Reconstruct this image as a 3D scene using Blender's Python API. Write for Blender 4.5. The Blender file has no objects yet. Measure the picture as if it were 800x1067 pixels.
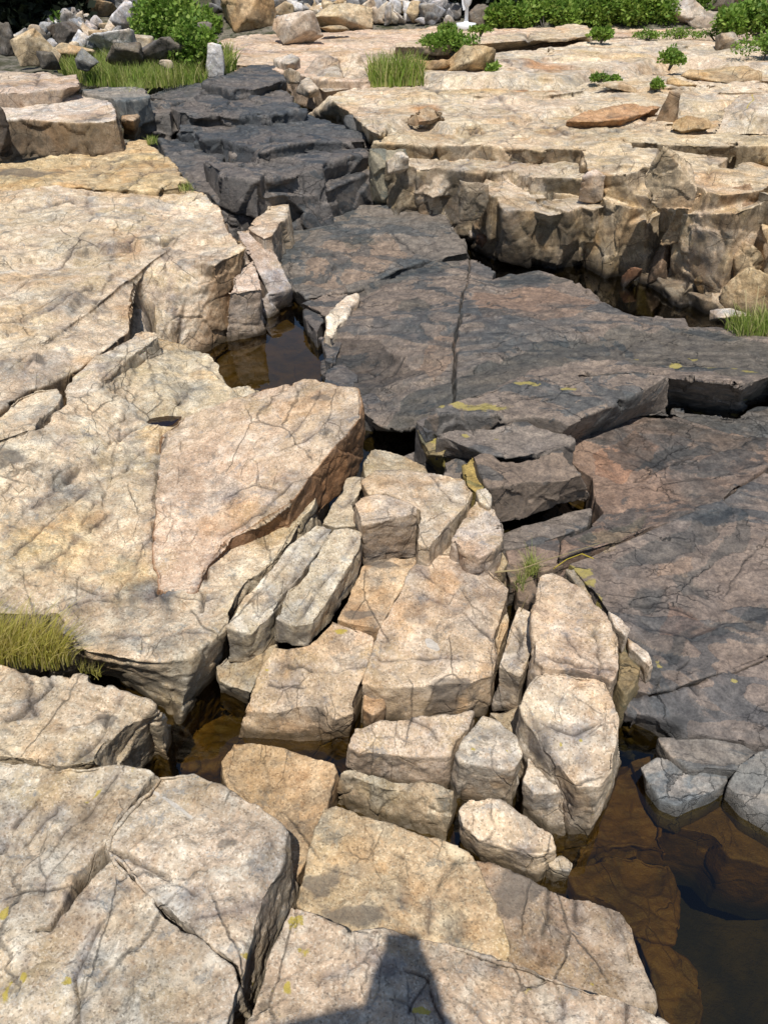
import bpy, bmesh, math, random
import numpy as np
from mathutils import Vector, Matrix
random.seed(7)
R = math.radians
sc = bpy.context.scene
COL = sc.collection

# ------------------------------------------------------------------ camera
F, CX, CY, PITCH, H = 837.0, 400.0, 533.5, R(36), 2.0
cp, sp = math.cos(PITCH), math.sin(PITCH)
cam = bpy.data.cameras.new('camera')
camo = bpy.data.objects.new('camera', cam)
COL.objects.link(camo)
camo.location = (0, 0, H)
camo.rotation_euler = (R(90) - PITCH, 0, 0)
cam.sensor_fit = 'VERTICAL'
cam.sensor_height = 36.0
cam.lens = 36.0 * F / 1067.0
cam.clip_start, cam.clip_end = 0.02, 600
sc.camera = camo

def ray(u, v):
    a, b = (u - CX) / F, -(v - CY) / F
    return np.array([a, cp + b * sp, -sp + b * cp])
def bp(u, v, z):
    """survey: the point at height z seen at photo position u, v"""
    r = ray(u, v)
    return r * ((z - H) / r[2]) + np.array([0, 0, H])

# ------------------------------------------------------------------ ground profile
def ground_z(x, y):
    if y < 7.6: z = -.30
    elif y < 9.6: z = -.30 + (y - 7.6) / 2.0 * .94
    elif y < 13.6: z = .64 + .01 * (y - 9.6)
    elif y < 24: z = .68 + .30 * (y - 13.6)
    else: z = 3.8 + .06 * (y - 24)
    return z
def bank(u, v):
    r = ray(u, v); t = 6.0
    for k in range(4000):
        p = r * t + np.array([0, 0, H])
        if p[2] <= ground_z(p[0], p[1]): break
        t += .01
    return p

# ------------------------------------------------------------------ noise (vectorised)
def _h(i, j, k, s):
    n = (i.astype(np.int64) * 374761393 + j.astype(np.int64) * 668265263 + k.astype(np.int64) * 2147483647 + s * 974711) & 0xFFFFFFFF
    n = ((n ^ (n >> 13)) * 1274126177) & 0xFFFFFFFF
    n = ((n ^ (n >> 16)) * 2246822519) & 0xFFFFFFFF
    return ((n ^ (n >> 15)) & 0xFFFFFF).astype(np.float32) / 16777215.0
def vnoise(p, s=0):
    f = np.floor(p); i = f.astype(np.int64); t = (p - f).astype(np.float32)
    t = t * t * t * (t * (t * 6 - 15) + 10)
    x, y, z = i[:, 0], i[:, 1], i[:, 2]
    a, b, c = t[:, 0], t[:, 1], t[:, 2]
    def L(q, r, w): return q + (r - q) * w
    v = L(L(L(_h(x, y, z, s), _h(x+1, y, z, s), a), L(_h(x, y+1, z, s), _h(x+1, y+1, z, s), a), b),
          L(L(_h(x, y, z+1, s), _h(x+1, y, z+1, s), a), L(_h(x, y+1, z+1, s), _h(x+1, y+1, z+1, s), a), b), c)
    return v * 2 - 1
ROT = np.array([[.36, .48, -.8], [-.8, .6, 0], [.48, .64, .6]])
def fbm(p, L, octv=3, s=0, minL=0, gain=.5):
    out = np.zeros(len(p), np.float32); a = 1.0; q = p
    for o in range(octv):
        if L < minL: break
        out += a * vnoise(q / L + o * 17.3, s + o)
        a *= gain; L *= .5; q = q @ ROT
    return out
def worley(p, L, s=0, jit=.9):
    """returns F1, F2, random value of the nearest cell, and a random facet tilt"""
    q = p / L; f = np.floor(q).astype(np.int64)
    d1 = np.full(len(p), 9., np.float32); d2 = d1.copy()
    val = np.zeros(len(p), np.float32); til = val.copy()
    for dx in (-1, 0, 1):
        for dy in (-1, 0, 1):
            for dz in (-1, 0, 1):
                i, j, k = f[:, 0] + dx, f[:, 1] + dy, f[:, 2] + dz
                r0, r1, r2 = _h(i, j, k, s), _h(i, j, k, s + 1), _h(i, j, k, s + 2)
                vx = (i + .5 + jit * (r0 - .5)) - q[:, 0]; vy = (j + .5 + jit * (r1 - .5)) - q[:, 1]; vz = (k + .5 + jit * (r2 - .5)) - q[:, 2]
                d = (vx * vx + vy * vy + vz * vz).astype(np.float32)
                g = d < d1
                d2 = np.where(g, d1, np.minimum(d2, d)); d1 = np.where(g, d, d1)
                val = np.where(g, _h(i, j, k, s + 3), val)
                tl = vx * (r1 - .5) + vy * (r2 - .5) + vz * (r0 - .5)
                til = np.where(g, tl, til)
    return np.sqrt(d1), np.sqrt(d2), val, til

# ------------------------------------------------------------------ materials
class NT:
    def __init__(s, name):
        s.m = bpy.data.materials.new(name); s.m.use_nodes = True
        s.t = s.m.node_tree; s.n = s.t.nodes; s.n.clear()
    def N(s, typ, ins=None, **kw):
        o = s.n.new(typ)
        for k, v in kw.items(): setattr(o, k, v)
        for k, v in (ins or {}).items():
            if isinstance(v, bpy.types.NodeSocket): s.t.links.new(v, o.inputs[k])
            else: o.inputs[k].default_value = v
        return o
    def noise(s, vec, scale, detail=3, rough=.55, dist=0):
        return s.N('ShaderNodeTexNoise', {'Vector': vec, 'Scale': scale, 'Detail': detail, 'Roughness': rough, 'Distortion': dist}).outputs[0]
    def ramp(s, fac, lo, hi, a=0., b=1.):
        o = s.N('ShaderNodeMapRange', {0: fac, 1: lo, 2: hi, 3: a, 4: b}); o.interpolation_type = 'SMOOTHSTEP'
        return o.outputs[0]
    def math(s, op, a, b=0.):
        return s.N('ShaderNodeMath', {0: a, 1: b}, operation=op).outputs[0]
    def mix(s, fac, a, b, mode='MIX'):
        o = s.N('ShaderNodeMix', data_type='RGBA', blend_type=mode)
        for k, v in ((0, fac), (6, a), (7, b)):
            if isinstance(v, bpy.types.NodeSocket): s.t.links.new(v, o.inputs[k])
            else: o.inputs[k].default_value = v if k == 0 else (*v, 1)
        return o.outputs[2]
    def out(s, bsdf):
        s.N('ShaderNodeOutputMaterial', {'Surface': bsdf}); return s.m

def common(t):
    geo = t.N('ShaderNodeNewGeometry')
    pos, nor = geo.outputs['Position'], geo.outputs['Normal']
    sx = t.N('ShaderNodeSeparateXYZ', {0: pos}); sn = t.N('ShaderNodeSeparateXYZ', {0: nor})
    msk = t.N('ShaderNodeAttribute', attribute_name='msk'); tnt = t.N('ShaderNodeAttribute', attribute_name='tnt')
    sm = t.N('ShaderNodeSeparateColor', {0: msk.outputs['Color']})
    return dict(pos=pos, z=sx.outputs[2], nz=sn.outputs[2], crack=sm.outputs[0], lichen=sm.outputs[1], stain=sm.outputs[2],
                quartz=msk.outputs['Alpha'], tint=tnt.outputs['Color'], plate=tnt.outputs['Alpha'])

def mat_granite():
    t = NT('granite'); c = common(t); P = c['pos']
    n1 = t.noise(P, 1.3, 4); n2 = t.noise(P, 3.6, 5, .62, .3); n3 = t.noise(P, 9, 6, .68, .5); n4 = t.noise(P, 26, 5, .68)
    col = t.mix(t.ramp(n1, .38, .62), (.585, .495, .37), (.585, .465, .36))
    col = t.mix(t.math('MULTIPLY', t.ramp(n2, .52, .68), .55), col, (.53, .43, .255))
    col = t.mix(t.math('MULTIPLY', t.ramp(n3, .48, .64), .60), col, (.74, .69, .605))
    w2 = t.noise(P, 5.5, 7, .72, .7)
    col = t.mix(t.math('MULTIPLY', t.ramp(w2, .53, .62), .62), col, (.36, .345, .32))
    col = t.mix(t.math('MULTIPLY', t.ramp(n4, .30, .47, 1, 0), .40), col, (.30, .235, .165))
    # crystals
    v1 = t.N('ShaderNodeTexVoronoi', {'Vector': P, 'Scale': 230.}); s1 = t.N('ShaderNodeSeparateColor', {0: v1.outputs['Color']})
    v2 = t.N('ShaderNodeTexVoronoi', {'Vector': P, 'Scale': 120.}); s2 = t.N('ShaderNodeSeparateColor', {0: v2.outputs['Color']})
    col = t.mix(t.math('MULTIPLY', t.ramp(s1.outputs[0], .84, .90), .42), col, (.11, .09, .07))
    col = t.mix(t.math('MULTIPLY', t.ramp(s1.outputs[1], .78, .86), .42), col, (.86, .80, .70))
    col = t.mix(t.math('MULTIPLY', t.ramp(s2.outputs[0], .93, .96), .25), col, (.14, .11, .09))
    col = t.mix(t.math('MULTIPLY', t.ramp(s2.outputs[1], .90, .94), .15), col, (.52, .30, .17))
    f1 = t.noise(P, 85, 3, .7)
    col = t.mix(.26, col, t.mix(t.ramp(f1, .3, .7), (.42, .40, .38), (1.35, 1.3, 1.25)), 'MULTIPLY')
    f2 = t.noise(P, 18, 6, .72)
    col = t.mix(.55, col, t.mix(t.ramp(f2, .3, .7), (.46, .42, .38), (1.3, 1.28, 1.25)), 'MULTIPLY')
    # hairline fissures, mostly straight, in a few places
    wp = t.N('ShaderNodeVectorMath', {0: P, 1: t.N('ShaderNodeVectorMath', {0: t.N('ShaderNodeTexNoise', {'Vector': P, 'Scale': 6., 'Detail': 6., 'Roughness': .6}).outputs['Color'], 'Scale': .055}, operation='SCALE').outputs[0]}, operation='ADD').outputs[0]
    st = t.N('ShaderNodeMapping', {'Vector': wp, 'Rotation': (.3, .2, R(38)), 'Scale': (1.0, .42, .8)}).outputs[0]
    vc = t.N('ShaderNodeTexVoronoi', {'Vector': st, 'Scale': 4.6}, feature='DISTANCE_TO_EDGE').outputs['Distance']
    fis = t.math('MULTIPLY', t.ramp(vc, .0, .015, 1, 0), t.ramp(t.noise(P, 3.1, 4), .46, .56))
    vd = t.N('ShaderNodeTexVoronoi', {'Vector': st, 'Scale': 13.}, feature='DISTANCE_TO_EDGE').outputs['Distance']
    fis = t.math('MAXIMUM', fis, t.math('MULTIPLY', t.math('MULTIPLY', t.ramp(vd, .0, .028, 1, 0), t.ramp(t.noise(P, 4.3, 4), .54, .62)), .7))
    col = t.mix(t.math('MULTIPLY', fis, .62), col, (.085, .07, .055))
    # black crust lichen in patches, more on steep faces
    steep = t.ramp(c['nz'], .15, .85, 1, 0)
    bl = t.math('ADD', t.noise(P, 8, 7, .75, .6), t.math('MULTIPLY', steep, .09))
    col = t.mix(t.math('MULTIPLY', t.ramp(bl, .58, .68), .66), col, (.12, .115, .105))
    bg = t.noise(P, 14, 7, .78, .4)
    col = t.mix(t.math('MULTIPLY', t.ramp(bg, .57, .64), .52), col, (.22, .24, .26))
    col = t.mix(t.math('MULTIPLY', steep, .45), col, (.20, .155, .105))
    col = t.mix(1.0, col, c['tint'], 'MULTIPLY')
    # masks
    ml = t.noise(P, 55, 6, .75)
    col = t.mix(t.math('MULTIPLY', t.ramp(t.math('ADD', c['quartz'], t.math('MULTIPLY', ml, .6)), .72, .95), .85), col, t.mix(n4, (.40, .35, .29), (.74, .69, .61)))
    col = t.mix(t.math('MULTIPLY', t.ramp(t.math('ADD', c['stain'], t.math('MULTIPLY', n3, 1.1)), .75, 1.25), .72), col, (.13, .11, .09))
    lq = t.math('ADD', t.math('MULTIPLY', c['lichen'], .64), t.math('MULTIPLY', t.noise(P, 48, 8, .82), 1.25))
    col = t.mix(t.math('MULTIPLY', t.ramp(lq, 1.08, 1.22), t.math('MULTIPLY', t.ramp(c['lichen'], .02, .25), .85)), col, t.mix(ml, (.30, .22, .03), (.56, .44, .07)))
    sl = t.math('MULTIPLY', t.ramp(t.noise(P, 30, 5, .7), .66, .72), t.ramp(t.noise(P, 2.1, 2), .48, .60))
    col = t.mix(t.math('MULTIPLY', sl, .55), col, (.46, .36, .08))
    col = t.mix(t.math('MULTIPLY', c['crack'], .75), col, (.05, .042, .034))  # crack grooves darkened in colour: grime plus occlusion-like shade
    wet = t.ramp(t.math('ADD', c['z'], t.math('MULTIPLY', t.math('SUBTRACT', n3, .5), .05)), .012, .055, 1, 0)
    col = t.mix(t.math('MULTIPLY', wet, .78), col, (.055, .04, .022))
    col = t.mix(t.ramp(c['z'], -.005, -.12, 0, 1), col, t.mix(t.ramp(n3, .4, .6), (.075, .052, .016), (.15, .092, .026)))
    col = t.mix(t.ramp(c['z'], -.13, -.26, 0, 1), col, (.022, .024, .010))  # light lost in murky water painted in: deeper rock goes darker
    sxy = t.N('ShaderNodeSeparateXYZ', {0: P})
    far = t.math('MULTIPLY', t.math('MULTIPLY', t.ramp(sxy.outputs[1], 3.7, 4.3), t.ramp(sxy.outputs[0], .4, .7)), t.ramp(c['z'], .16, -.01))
    col = t.mix(t.math('MULTIPLY', far, .93), col, (.010, .009, .008))  # rock at the right pool painted black, imitating reflections of shaded rock
    b0 = t.noise(P, 280, 2, .6)
    hh = t.math('ADD', t.math('MULTIPLY', f1, .5), t.math('ADD', t.math('MULTIPLY', b0, .26), t.math('MULTIPLY', f2, 1.1)))
    hh = t.math('SUBTRACT', hh, t.math('MULTIPLY', fis, .7))
    bump = t.N('ShaderNodeBump', {'Strength': .7, 'Distance': .009, 'Height': hh})
    b = t.N('ShaderNodeBsdfPrincipled', {'Base Color': col, 'Roughness': t.ramp(wet, 0, 1, .88, .4), 'Normal': bump.outputs[0], 'Specular IOR Level': .25})
    return t.out(b.outputs[0])

def mat_basalt():
    t = NT('basalt'); c = common(t); P = c['pos']
    st = t.N('ShaderNodeMapping', {'Vector': P, 'Rotation': (0, 0, R(-25)), 'Scale': (.75, 1.1, 1.)}).outputs[0]
    n1 = t.noise(st, 1.1, 5, .6, .6); n2 = t.noise(st, 2.6, 7, .66, .9); n3 = t.noise(P, 18, 6, .72); n5 = t.noise(P, 5.5, 6, .7, .4)
    pl = c['plate']
    col = t.mix(t.ramp(n1, .36, .54), (.104, .104, .099), (.185, .152, .124))
    col = t.mix(t.math('MULTIPLY', t.ramp(pl, .70, .72), .75), col, (.070, .076, .079))
    col = t.mix(t.math('MULTIPLY', t.ramp(n2, .568, .585), .85), col, (.066, .073, .076))
    col = t.mix(t.math('MULTIPLY', t.ramp(n2, .44, .38), .6), col, (.235, .195, .158))
    col = t.mix(t.math('MULTIPLY', t.ramp(n5, .52, .66), .40), col, (.20, .172, .15))
    col = t.mix(t.math('MULTIPLY', t.ramp(n5, .43, .32), .35), col, (.064, .068, .069))
    col = t.mix(.75, col, t.mix(t.ramp(n3, .3, .7), (.52, .52, .53), (1.38, 1.36, 1.34)), 'MULTIPLY')
    f1 = t.noise(P, 120, 4, .72)
    n6 = t.noise(P, 46, 5, .75)
    col = t.mix(.5, col, t.mix(t.ramp(n6, .32, .68), (.5, .5, .52), (1.5, 1.47, 1.42)), 'MULTIPLY')
    col = t.mix(.5, col, t.mix(t.ramp(f1, .3, .7), (.5, .5, .5), (1.5, 1.5, 1.5)), 'MULTIPLY')
    wp = t.N('ShaderNodeVectorMath', {0: st, 1: t.N('ShaderNodeVectorMath', {0: t.N('ShaderNodeTexNoise', {'Vector': P, 'Scale': 5., 'Detail': 6., 'Roughness': .65}).outputs['Color'], 'Scale': .14}, operation='SCALE').outputs[0]}, operation='ADD').outputs[0]
    vc = t.N('ShaderNodeTexVoronoi', {'Vector': wp, 'Scale': 3.2}, feature='DISTANCE_TO_EDGE').outputs['Distance']
    fis = t.math('MULTIPLY', t.ramp(vc, .0, .010, 1, 0), t.ramp(t.noise(P, 2.2, 4), .46, .56))
    vd = t.N('ShaderNodeTexVoronoi', {'Vector': wp, 'Scale': 9.5}, feature='DISTANCE_TO_EDGE').outputs['Distance']
    fis = t.math('MAXIMUM', fis, t.math('MULTIPLY', t.math('MULTIPLY', t.ramp(vd, .0, .020, 1, 0), t.ramp(t.noise(P, 3.4, 4), .52, .60)), .75))
    col = t.mix(t.math('MULTIPLY', fis, .75), col, (.03, .03, .03))
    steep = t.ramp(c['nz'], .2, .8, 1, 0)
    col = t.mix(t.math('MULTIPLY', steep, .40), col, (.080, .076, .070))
    pale = t.noise(P, 7, 6, .75, .5)
    col = t.mix(t.math('MULTIPLY', t.ramp(pale, .58, .72), .40), col, (.26, .245, .225))
    col = t.mix(1.0, t.mix(1.0, col, (1.06, 1.06, 1.06), 'MULTIPLY'), c['tint'], 'MULTIPLY')
    ml = t.noise(P, 55, 6, .75)
    col = t.mix(t.ramp(t.math('ADD', c['quartz'], t.math('MULTIPLY', ml, .6)), .72, .95), col, t.mix(n3, (.50, .42, .34), (.80, .74, .66)))
    col = t.mix(t.math('MULTIPLY', c['stain'], .75), col, (.03, .03, .03))
    lq = t.math('ADD', t.math('MULTIPLY', c['lichen'], .66), t.math('MULTIPLY', t.noise(st, 34, 8, .82), 1.25))
    col = t.mix(t.math('MULTIPLY', t.ramp(lq, 1.10, 1.24), t.math('MULTIPLY', t.ramp(c['lichen'], .02, .2), .78)), col, t.mix(ml, (.28, .23, .07), (.50, .40, .10)))
    col = t.mix(t.math('MULTIPLY', c['crack'], .85), col, (.014, .013, .013))  # grooves blackened likewise, grime and occlusion shade in one mask
    wet = t.ramp(t.math('ADD', c['z'], t.math('MULTIPLY', t.math('SUBTRACT', n5, .5), .04)), .008, .04, 1, 0)
    col = t.mix(t.math('MULTIPLY', wet, .55), col, (.03, .025, .018))
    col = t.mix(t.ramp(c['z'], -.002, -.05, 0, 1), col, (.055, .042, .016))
    col = t.mix(t.ramp(c['z'], -.04, -.16, 0, 1), col, (.016, .017, .007))  # submerged basalt fades to painted murk, darker with depth
    hh = t.math('ADD', t.math('MULTIPLY', n3, 1.0), t.math('ADD', t.math('ADD', t.math('MULTIPLY', f1, .3), t.math('MULTIPLY', n6, .6)), t.math('MULTIPLY', fis, -.9)))
    bump = t.N('ShaderNodeBump', {'Strength': .75, 'Distance': .011, 'Height': hh})
    b = t.N('ShaderNodeBsdfPrincipled', {'Base Color': col, 'Roughness': t.ramp(n3, .3, .7, .50, .72), 'Normal': bump.outputs[0], 'Specular IOR Level': .42})
    return t.out(b.outputs[0])

def mat_water(nm='pool_water', tc=(.66, .58, .32, 1)):
    t = NT(nm); P = t.N('ShaderNodeNewGeometry').outputs['Position']
    h = t.math('ADD', t.noise(P, 5, 2), t.math('MULTIPLY', t.noise(P, 16, 2), .25))
    bump = t.N('ShaderNodeBump', {'Strength': .10, 'Distance': .01, 'Height': h})
    gl = t.N('ShaderNodeBsdfGlossy', {'Color': (1, 1, 1, 1), 'Roughness': .015, 'Normal': bump.outputs[0]})
    tr = t.N('ShaderNodeBsdfTransparent', {'Color': tc})
    fr = t.N('ShaderNodeFresnel', {'IOR': 1.6, 'Normal': bump.outputs[0]})
    return t.out(t.N('ShaderNodeMixShader', {0: fr.outputs[0], 1: tr.outputs[0], 2: gl.outputs[0]}).outputs[0])

def mat_ground():
    t = NT('ground_soil'); g = t.N('ShaderNodeNewGeometry'); P = g.outputs['Position']
    z = t.N('ShaderNodeSeparateXYZ', {0: P}).outputs[2]
    n = t.noise(P, 3, 6, .65); n2 = t.noise(P, 14, 5, .7)
    bed = t.mix(t.ramp(n, .4, .62), (.012, .014, .006), (.040, .034, .012))
    land = t.mix(t.ramp(n, .4, .6), (.07, .065, .03), (.22, .19, .15))
    land = t.mix(t.ramp(n2, .45, .65), land, (.03, .04, .012))
    col = t.mix(t.ramp(z, -.1, .1), bed, land)
    bump = t.N('ShaderNodeBump', {'Strength': .8, 'Distance': .05, 'Height': n2})
    b = t.N('ShaderNodeBsdfPrincipled', {'Base Color': col, 'Roughness': .95, 'Normal': bump.outputs[0]})
    return t.out(b.outputs[0])

def mat_leaf(name, c1, c2, c3, scale=9., trans=.35):
    t = NT(name); P = t.N('ShaderNodeNewGeometry').outputs['Position']
    rnd = t.N('ShaderNodeAttribute', attribute_name='rnd').outputs['Fac']
    n = t.noise(P, scale, 3)
    col = t.mix(t.ramp(n, .38, .62), c1, c2)
    col = t.mix(t.ramp(rnd, .55, .95), col, c3)
    d = t.N('ShaderNodeBsdfPrincipled', {'Base Color': col, 'Roughness': .6, 'Specular IOR Level': .3})
    tl = t.N('ShaderNodeBsdfTranslucent', {'Color': col})
    return t.out(t.N('ShaderNodeMixShader', {0: trans, 1: d.outputs[0], 2: tl.outputs[0]}).outputs[0])

def mat_plain(name, c, rough=.7, var=.2, scale=20.):
    t = NT(name); P = t.N('ShaderNodeNewGeometry').outputs['Position']
    n = t.noise(P, scale, 4)
    col = t.mix(var, c, t.mix(n, tuple(x * .4 for x in c), tuple(min(1, x * 1.5) for x in c)))
    return t.out(t.N('ShaderNodeBsdfPrincipled', {'Base Color': col, 'Roughness': rough}).outputs[0])

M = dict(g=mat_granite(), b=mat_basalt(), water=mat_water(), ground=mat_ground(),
         puddle=mat_water('puddle_water', (.22, .15, .10, 1)), shrub=mat_leaf('shrub_leaf', (.12, .22, .03), (.20, .32, .045), (.32, .42, .09), 4.),
         dark=mat_leaf('shade_black_leaf', (.006, .010, .005), (.012, .018, .008), (.020, .028, .010), 3., .1),  # leaves blackened to carry the deep shade under the foliage
         grass=mat_leaf('meadow_grass', (.22, .32, .05), (.32, .38, .08), (.52, .48, .2), 6.),
         tuft=mat_leaf('tuft_blade', (.42, .40, .075), (.52, .46, .10), (.66, .54, .22), 30., .45),
         bark=mat_plain('bark', (.06, .05, .04)), twig=mat_plain('dry_twig', (.32, .25, .12)), ytwig=mat_plain('yellow_twig', (.45, .34, .04)),
         white=mat_plain('white_paint', (.82, .82, .83), .5, .06), cloth=mat_plain('white_cloth', (.80, .80, .82), .8, .08),
         skin=mat_plain('skin', (.45, .28, .20), .5, .1), shirt=mat_plain('shirt_fabric', (.12, .16, .25), .85), trousers=mat_plain('trouser_fabric', (.08, .08, .09), .85),
         hair=mat_plain('hair', (.04, .025, .015), .6), phone=mat_plain('phone_case', (.03, .03, .035), .3), shoe=mat_plain('shoe_leather', (.10, .07, .05), .6))

# ------------------------------------------------------------------ object helpers
def tag(o, label=None, cat=None, group=None, kind=None):
    if label: o['label'] = label
    if cat: o['category'] = cat
    if group: o['group'] = group
    if kind: o['kind'] = kind
    return o
def empty(name, loc):
    o = bpy.data.objects.new(name, None); o.location = loc; o.empty_display_size = .1
    COL.objects.link(o); return o
def mesh_obj(name, me, mat, parent=None, loc=(0, 0, 0)):
    o = bpy.data.objects.new(name, me); COL.objects.link(o); o.location = loc
    me.materials.clear(); me.materials.append(mat)
    if parent: o.parent = parent
    return o

def finish_rock(bm, vox, mat, o):
    """remesh, erode, split with cracks, and store the paint masks"""
    me = bpy.data.meshes.new('tmp'); bm.to_mesh(me); bm.free()
    ob = bpy.data.objects.new('tmp', me); COL.objects.link(ob)
    md = ob.modifiers.new('r', 'REMESH'); md.mode = 'VOXEL'; md.voxel_size = vox; md.adaptivity = 0
    ms = ob.modifiers.new('s', 'SMOOTH'); ms.iterations = o.get('smooth', 1); ms.factor = .5
    dg = bpy.context.evaluated_depsgraph_get()
    m2 = bpy.data.meshes.new_from_object(ob.evaluated_get(dg))
    bpy.data.objects.remove(ob); bpy.data.meshes.remove(me)
    n = len(m2.vertices)
    p = np.empty(n * 3, np.float32); m2.vertices.foreach_get('co', p); p = p.reshape(-1, 3).astype(np.float64)
    no = np.empty(n * 3, np.float32); m2.vertices.foreach_get('normal', no); no = no.reshape(-1, 3)
    A = o.get('amp', .72 if o.get('S', 1) <= .66 else 1.0); minL = vox * 2.5; S = o.get('S', 1.0)
    side = np.clip(1 - np.abs(no[:, 2]) * 1.15, 0, 1)
    if 'org' in o: pn = p + np.array(o['org'])
    else: pn = p
    plate = np.full(n, .45, np.float32)
    if mat == 'g':
        d = .011 * S * fbm(pn, .34 * S, 3, 1, minL) + .0065 * fbm(pn, .075, 2, 5, minL) + .0032 * fbm(pn, .022, 2, 9, minL)
        wpn = pn + .05 * S * np.stack([fbm(pn, .2 * S, 2, 31, minL), fbm(pn, .2 * S, 2, 37, minL), fbm(pn, .2 * S, 2, 41, minL)], 1)
        fac = o.get('facet', .22 if S <= .66 else .35)
        if 'craggy' in o:      # fractured face: big flat facets, then smaller ones on them
            wq = pn + .04 * np.stack([fbm(pn, .35, 3, 31, minL), fbm(pn, .35, 3, 37, minL), fbm(pn, .35, 3, 41, minL)], 1)
            cs = o['craggy']
            for (L, A1, A2, sd) in ((cs, .42, .16, 50), (cs * .42, .30, .22, 57)):
                f1, f2, val, til = worley(wq * np.array([1, 1, .62]), L, sd)
                d += L * (.25 + .75 * side) * (A1 * til + A2 * (val - .5))
            f1, f2, val, til = worley(wq, cs * .19, 63)
            d += cs * .19 * (.3 + .7 * side) * (.35 * til + .2 * (val - .5))
        else:
            f1, f2, val, til = worley(wpn, .22 * S * o.get('cell', 1), 50)
            d += fac * S * (.018 + .045 * side) * (til * 1.6 + (val - .5) * .7)
            d -= fac * .012 * S * np.clip(1 - (f2 - f1) / .09, 0, 1)
        # exfoliation flakes on the tops
        hN = fbm(pn, .45 * S, 3, 61, minL)
        k = hN * 3.0; fl = np.floor(k); fr = k - fl
        d += o.get('flake', .5) * .010 * (fl + np.clip((fr - .9) / .1, 0, 1)) * (1 - side)
    else:
        d = .010 * S * fbm(pn, .5 * S, 3, 2, minL) + .0022 * fbm(pn, .06, 2, 6, minL)
        c, s_ = math.cos(R(25)), math.sin(R(25))
        q = np.stack([(pn[:, 0] * c - pn[:, 1] * s_) * .6, (pn[:, 0] * s_ + pn[:, 1] * c) * 1.3, pn[:, 2] * .6], 1)
        hN = fbm(q, .38 * S, 4, 71, minL)
        k = hN * 2.6; fl = np.floor(k); fr = k - fl
        d += o.get('flake', 1.) * .011 * S * (fl + np.clip((fr - .93) / .07, 0, 1)) * (1 - side)
        plate = np.mod(fl * .37 + .4, 1.0).astype(np.float32)
        wpn = pn + .03 * S * np.stack([fbm(pn, .15 * S, 2, 31, minL)] * 3, 1)
        f1, f2, val, til = worley(wpn, .26 * S * o.get('cell', 1), 80)
        fac = o.get('facet', .45)
        d += fac * S * (.006 + .07 * side) * (til * 1.8 + (val - .5) * .6)
    p = p + no * (d * A)[:, None]
    msk = np.zeros((n, 4), np.float32); tnt = np.ones((n, 4), np.float32)
    tnt[:, :3] = o.get('tint', (1, 1, 1)); tnt[:, 3] = plate
    up = np.clip(no[:, 2] * 3, 0, 1)
    if mat == 'g':
        q = pn + 3.7 * (hash_s(o.get('sd', '')) % 97); wv = fbm(q, .30 * S, 5, 201, minL); rv = fbm(q, .22 * S, 5, 211, minL); cv = fbm(q, .16 * S, 5, 221, minL)
        tnt[:, :3] *= (1 + .17 * wv)[:, None]
        tnt[:, :3] *= 1 - np.clip(rv * 1.4 - .40, 0, .6)[:, None] * np.array([.08, .23, .40])
        tnt[:, :3] *= 1 - np.clip(cv * 1.5 - .48, 0, .7)[:, None] * np.array([.42, .38, .30])
        k = np.random.RandomState(hash_s(o.get('sd', '')) % 9999).uniform(-1, 1, 3)
        tnt[:, :3] *= 1 + np.array([.07 * k[0], .07 * k[0] + .02 * k[1], .07 * k[0] + .06 * k[1]])
    for (tc, poly) in o.get('patch', ()):
        wx = p[:, :2] + .035 * S * np.stack([fbm(pn, .16 * S, 5, 231, minL), fbm(pn, .16 * S, 5, 241, minL)], 1); ins = np.zeros(n, bool)
        for i in range(len(poly)):
            (x1, y1), (x2, y2) = poly[i - 1], poly[i]
            c_ = (y1 > wx[:, 1]) != (y2 > wx[:, 1]); ins ^= c_ & (wx[:, 0] < (x2 - x1) * (wx[:, 1] - y1) / (y2 - y1 + 1e-12) + x1)
        tnt[ins, :3] *= np.array(tc); d_ = ins
        p[d_, 2] -= .003
    for (hh_, fade, pts) in o.get('steps', ()):
        dm = np.full(n, 9.); sg = np.zeros(n)
        for (a, b) in zip(pts[:-1], pts[1:]):
            ab = b - a; rel = p[:, :2] + .03 * S * np.stack([fbm(pn * [1, 1, 0], .2 * S, 2, 251, minL), fbm(pn * [1, 1, 0], .2 * S, 2, 253, minL)], 1) - a
            t = np.clip((rel @ ab) / (ab @ ab + 1e-9), 0, 1); dd = np.hypot(*(rel - t[:, None] * ab).T)
            cr_ = ab[0] * rel[:, 1] - ab[1] * rel[:, 0]; g = dd < dm; dm = np.where(g, dd, dm); sg = np.where(g, cr_, sg)
        L0 = np.linalg.norm(pts[0] - pts[-1]); e0 = np.minimum(np.hypot(*(p[:, :2] - pts[0]).T), np.hypot(*(p[:, :2] - pts[-1]).T))
        p[:, 2] -= hh_ * np.where(sg < 0, np.exp(-dm / fade) * np.clip(dm / (5 * vox), 0, 1), 0) * np.clip(e0 / (.2 * L0), 0, 1) * up
    xy = p[:, :2] + .010 * np.stack([fbm(pn, .06, 2, 21, minL), fbm(pn, .06, 2, 25, minL)], 1) + .02 * np.stack([fbm(pn, .25, 1, 22), fbm(pn, .25, 1, 27)], 1) * o.get('wob', 1)
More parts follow.
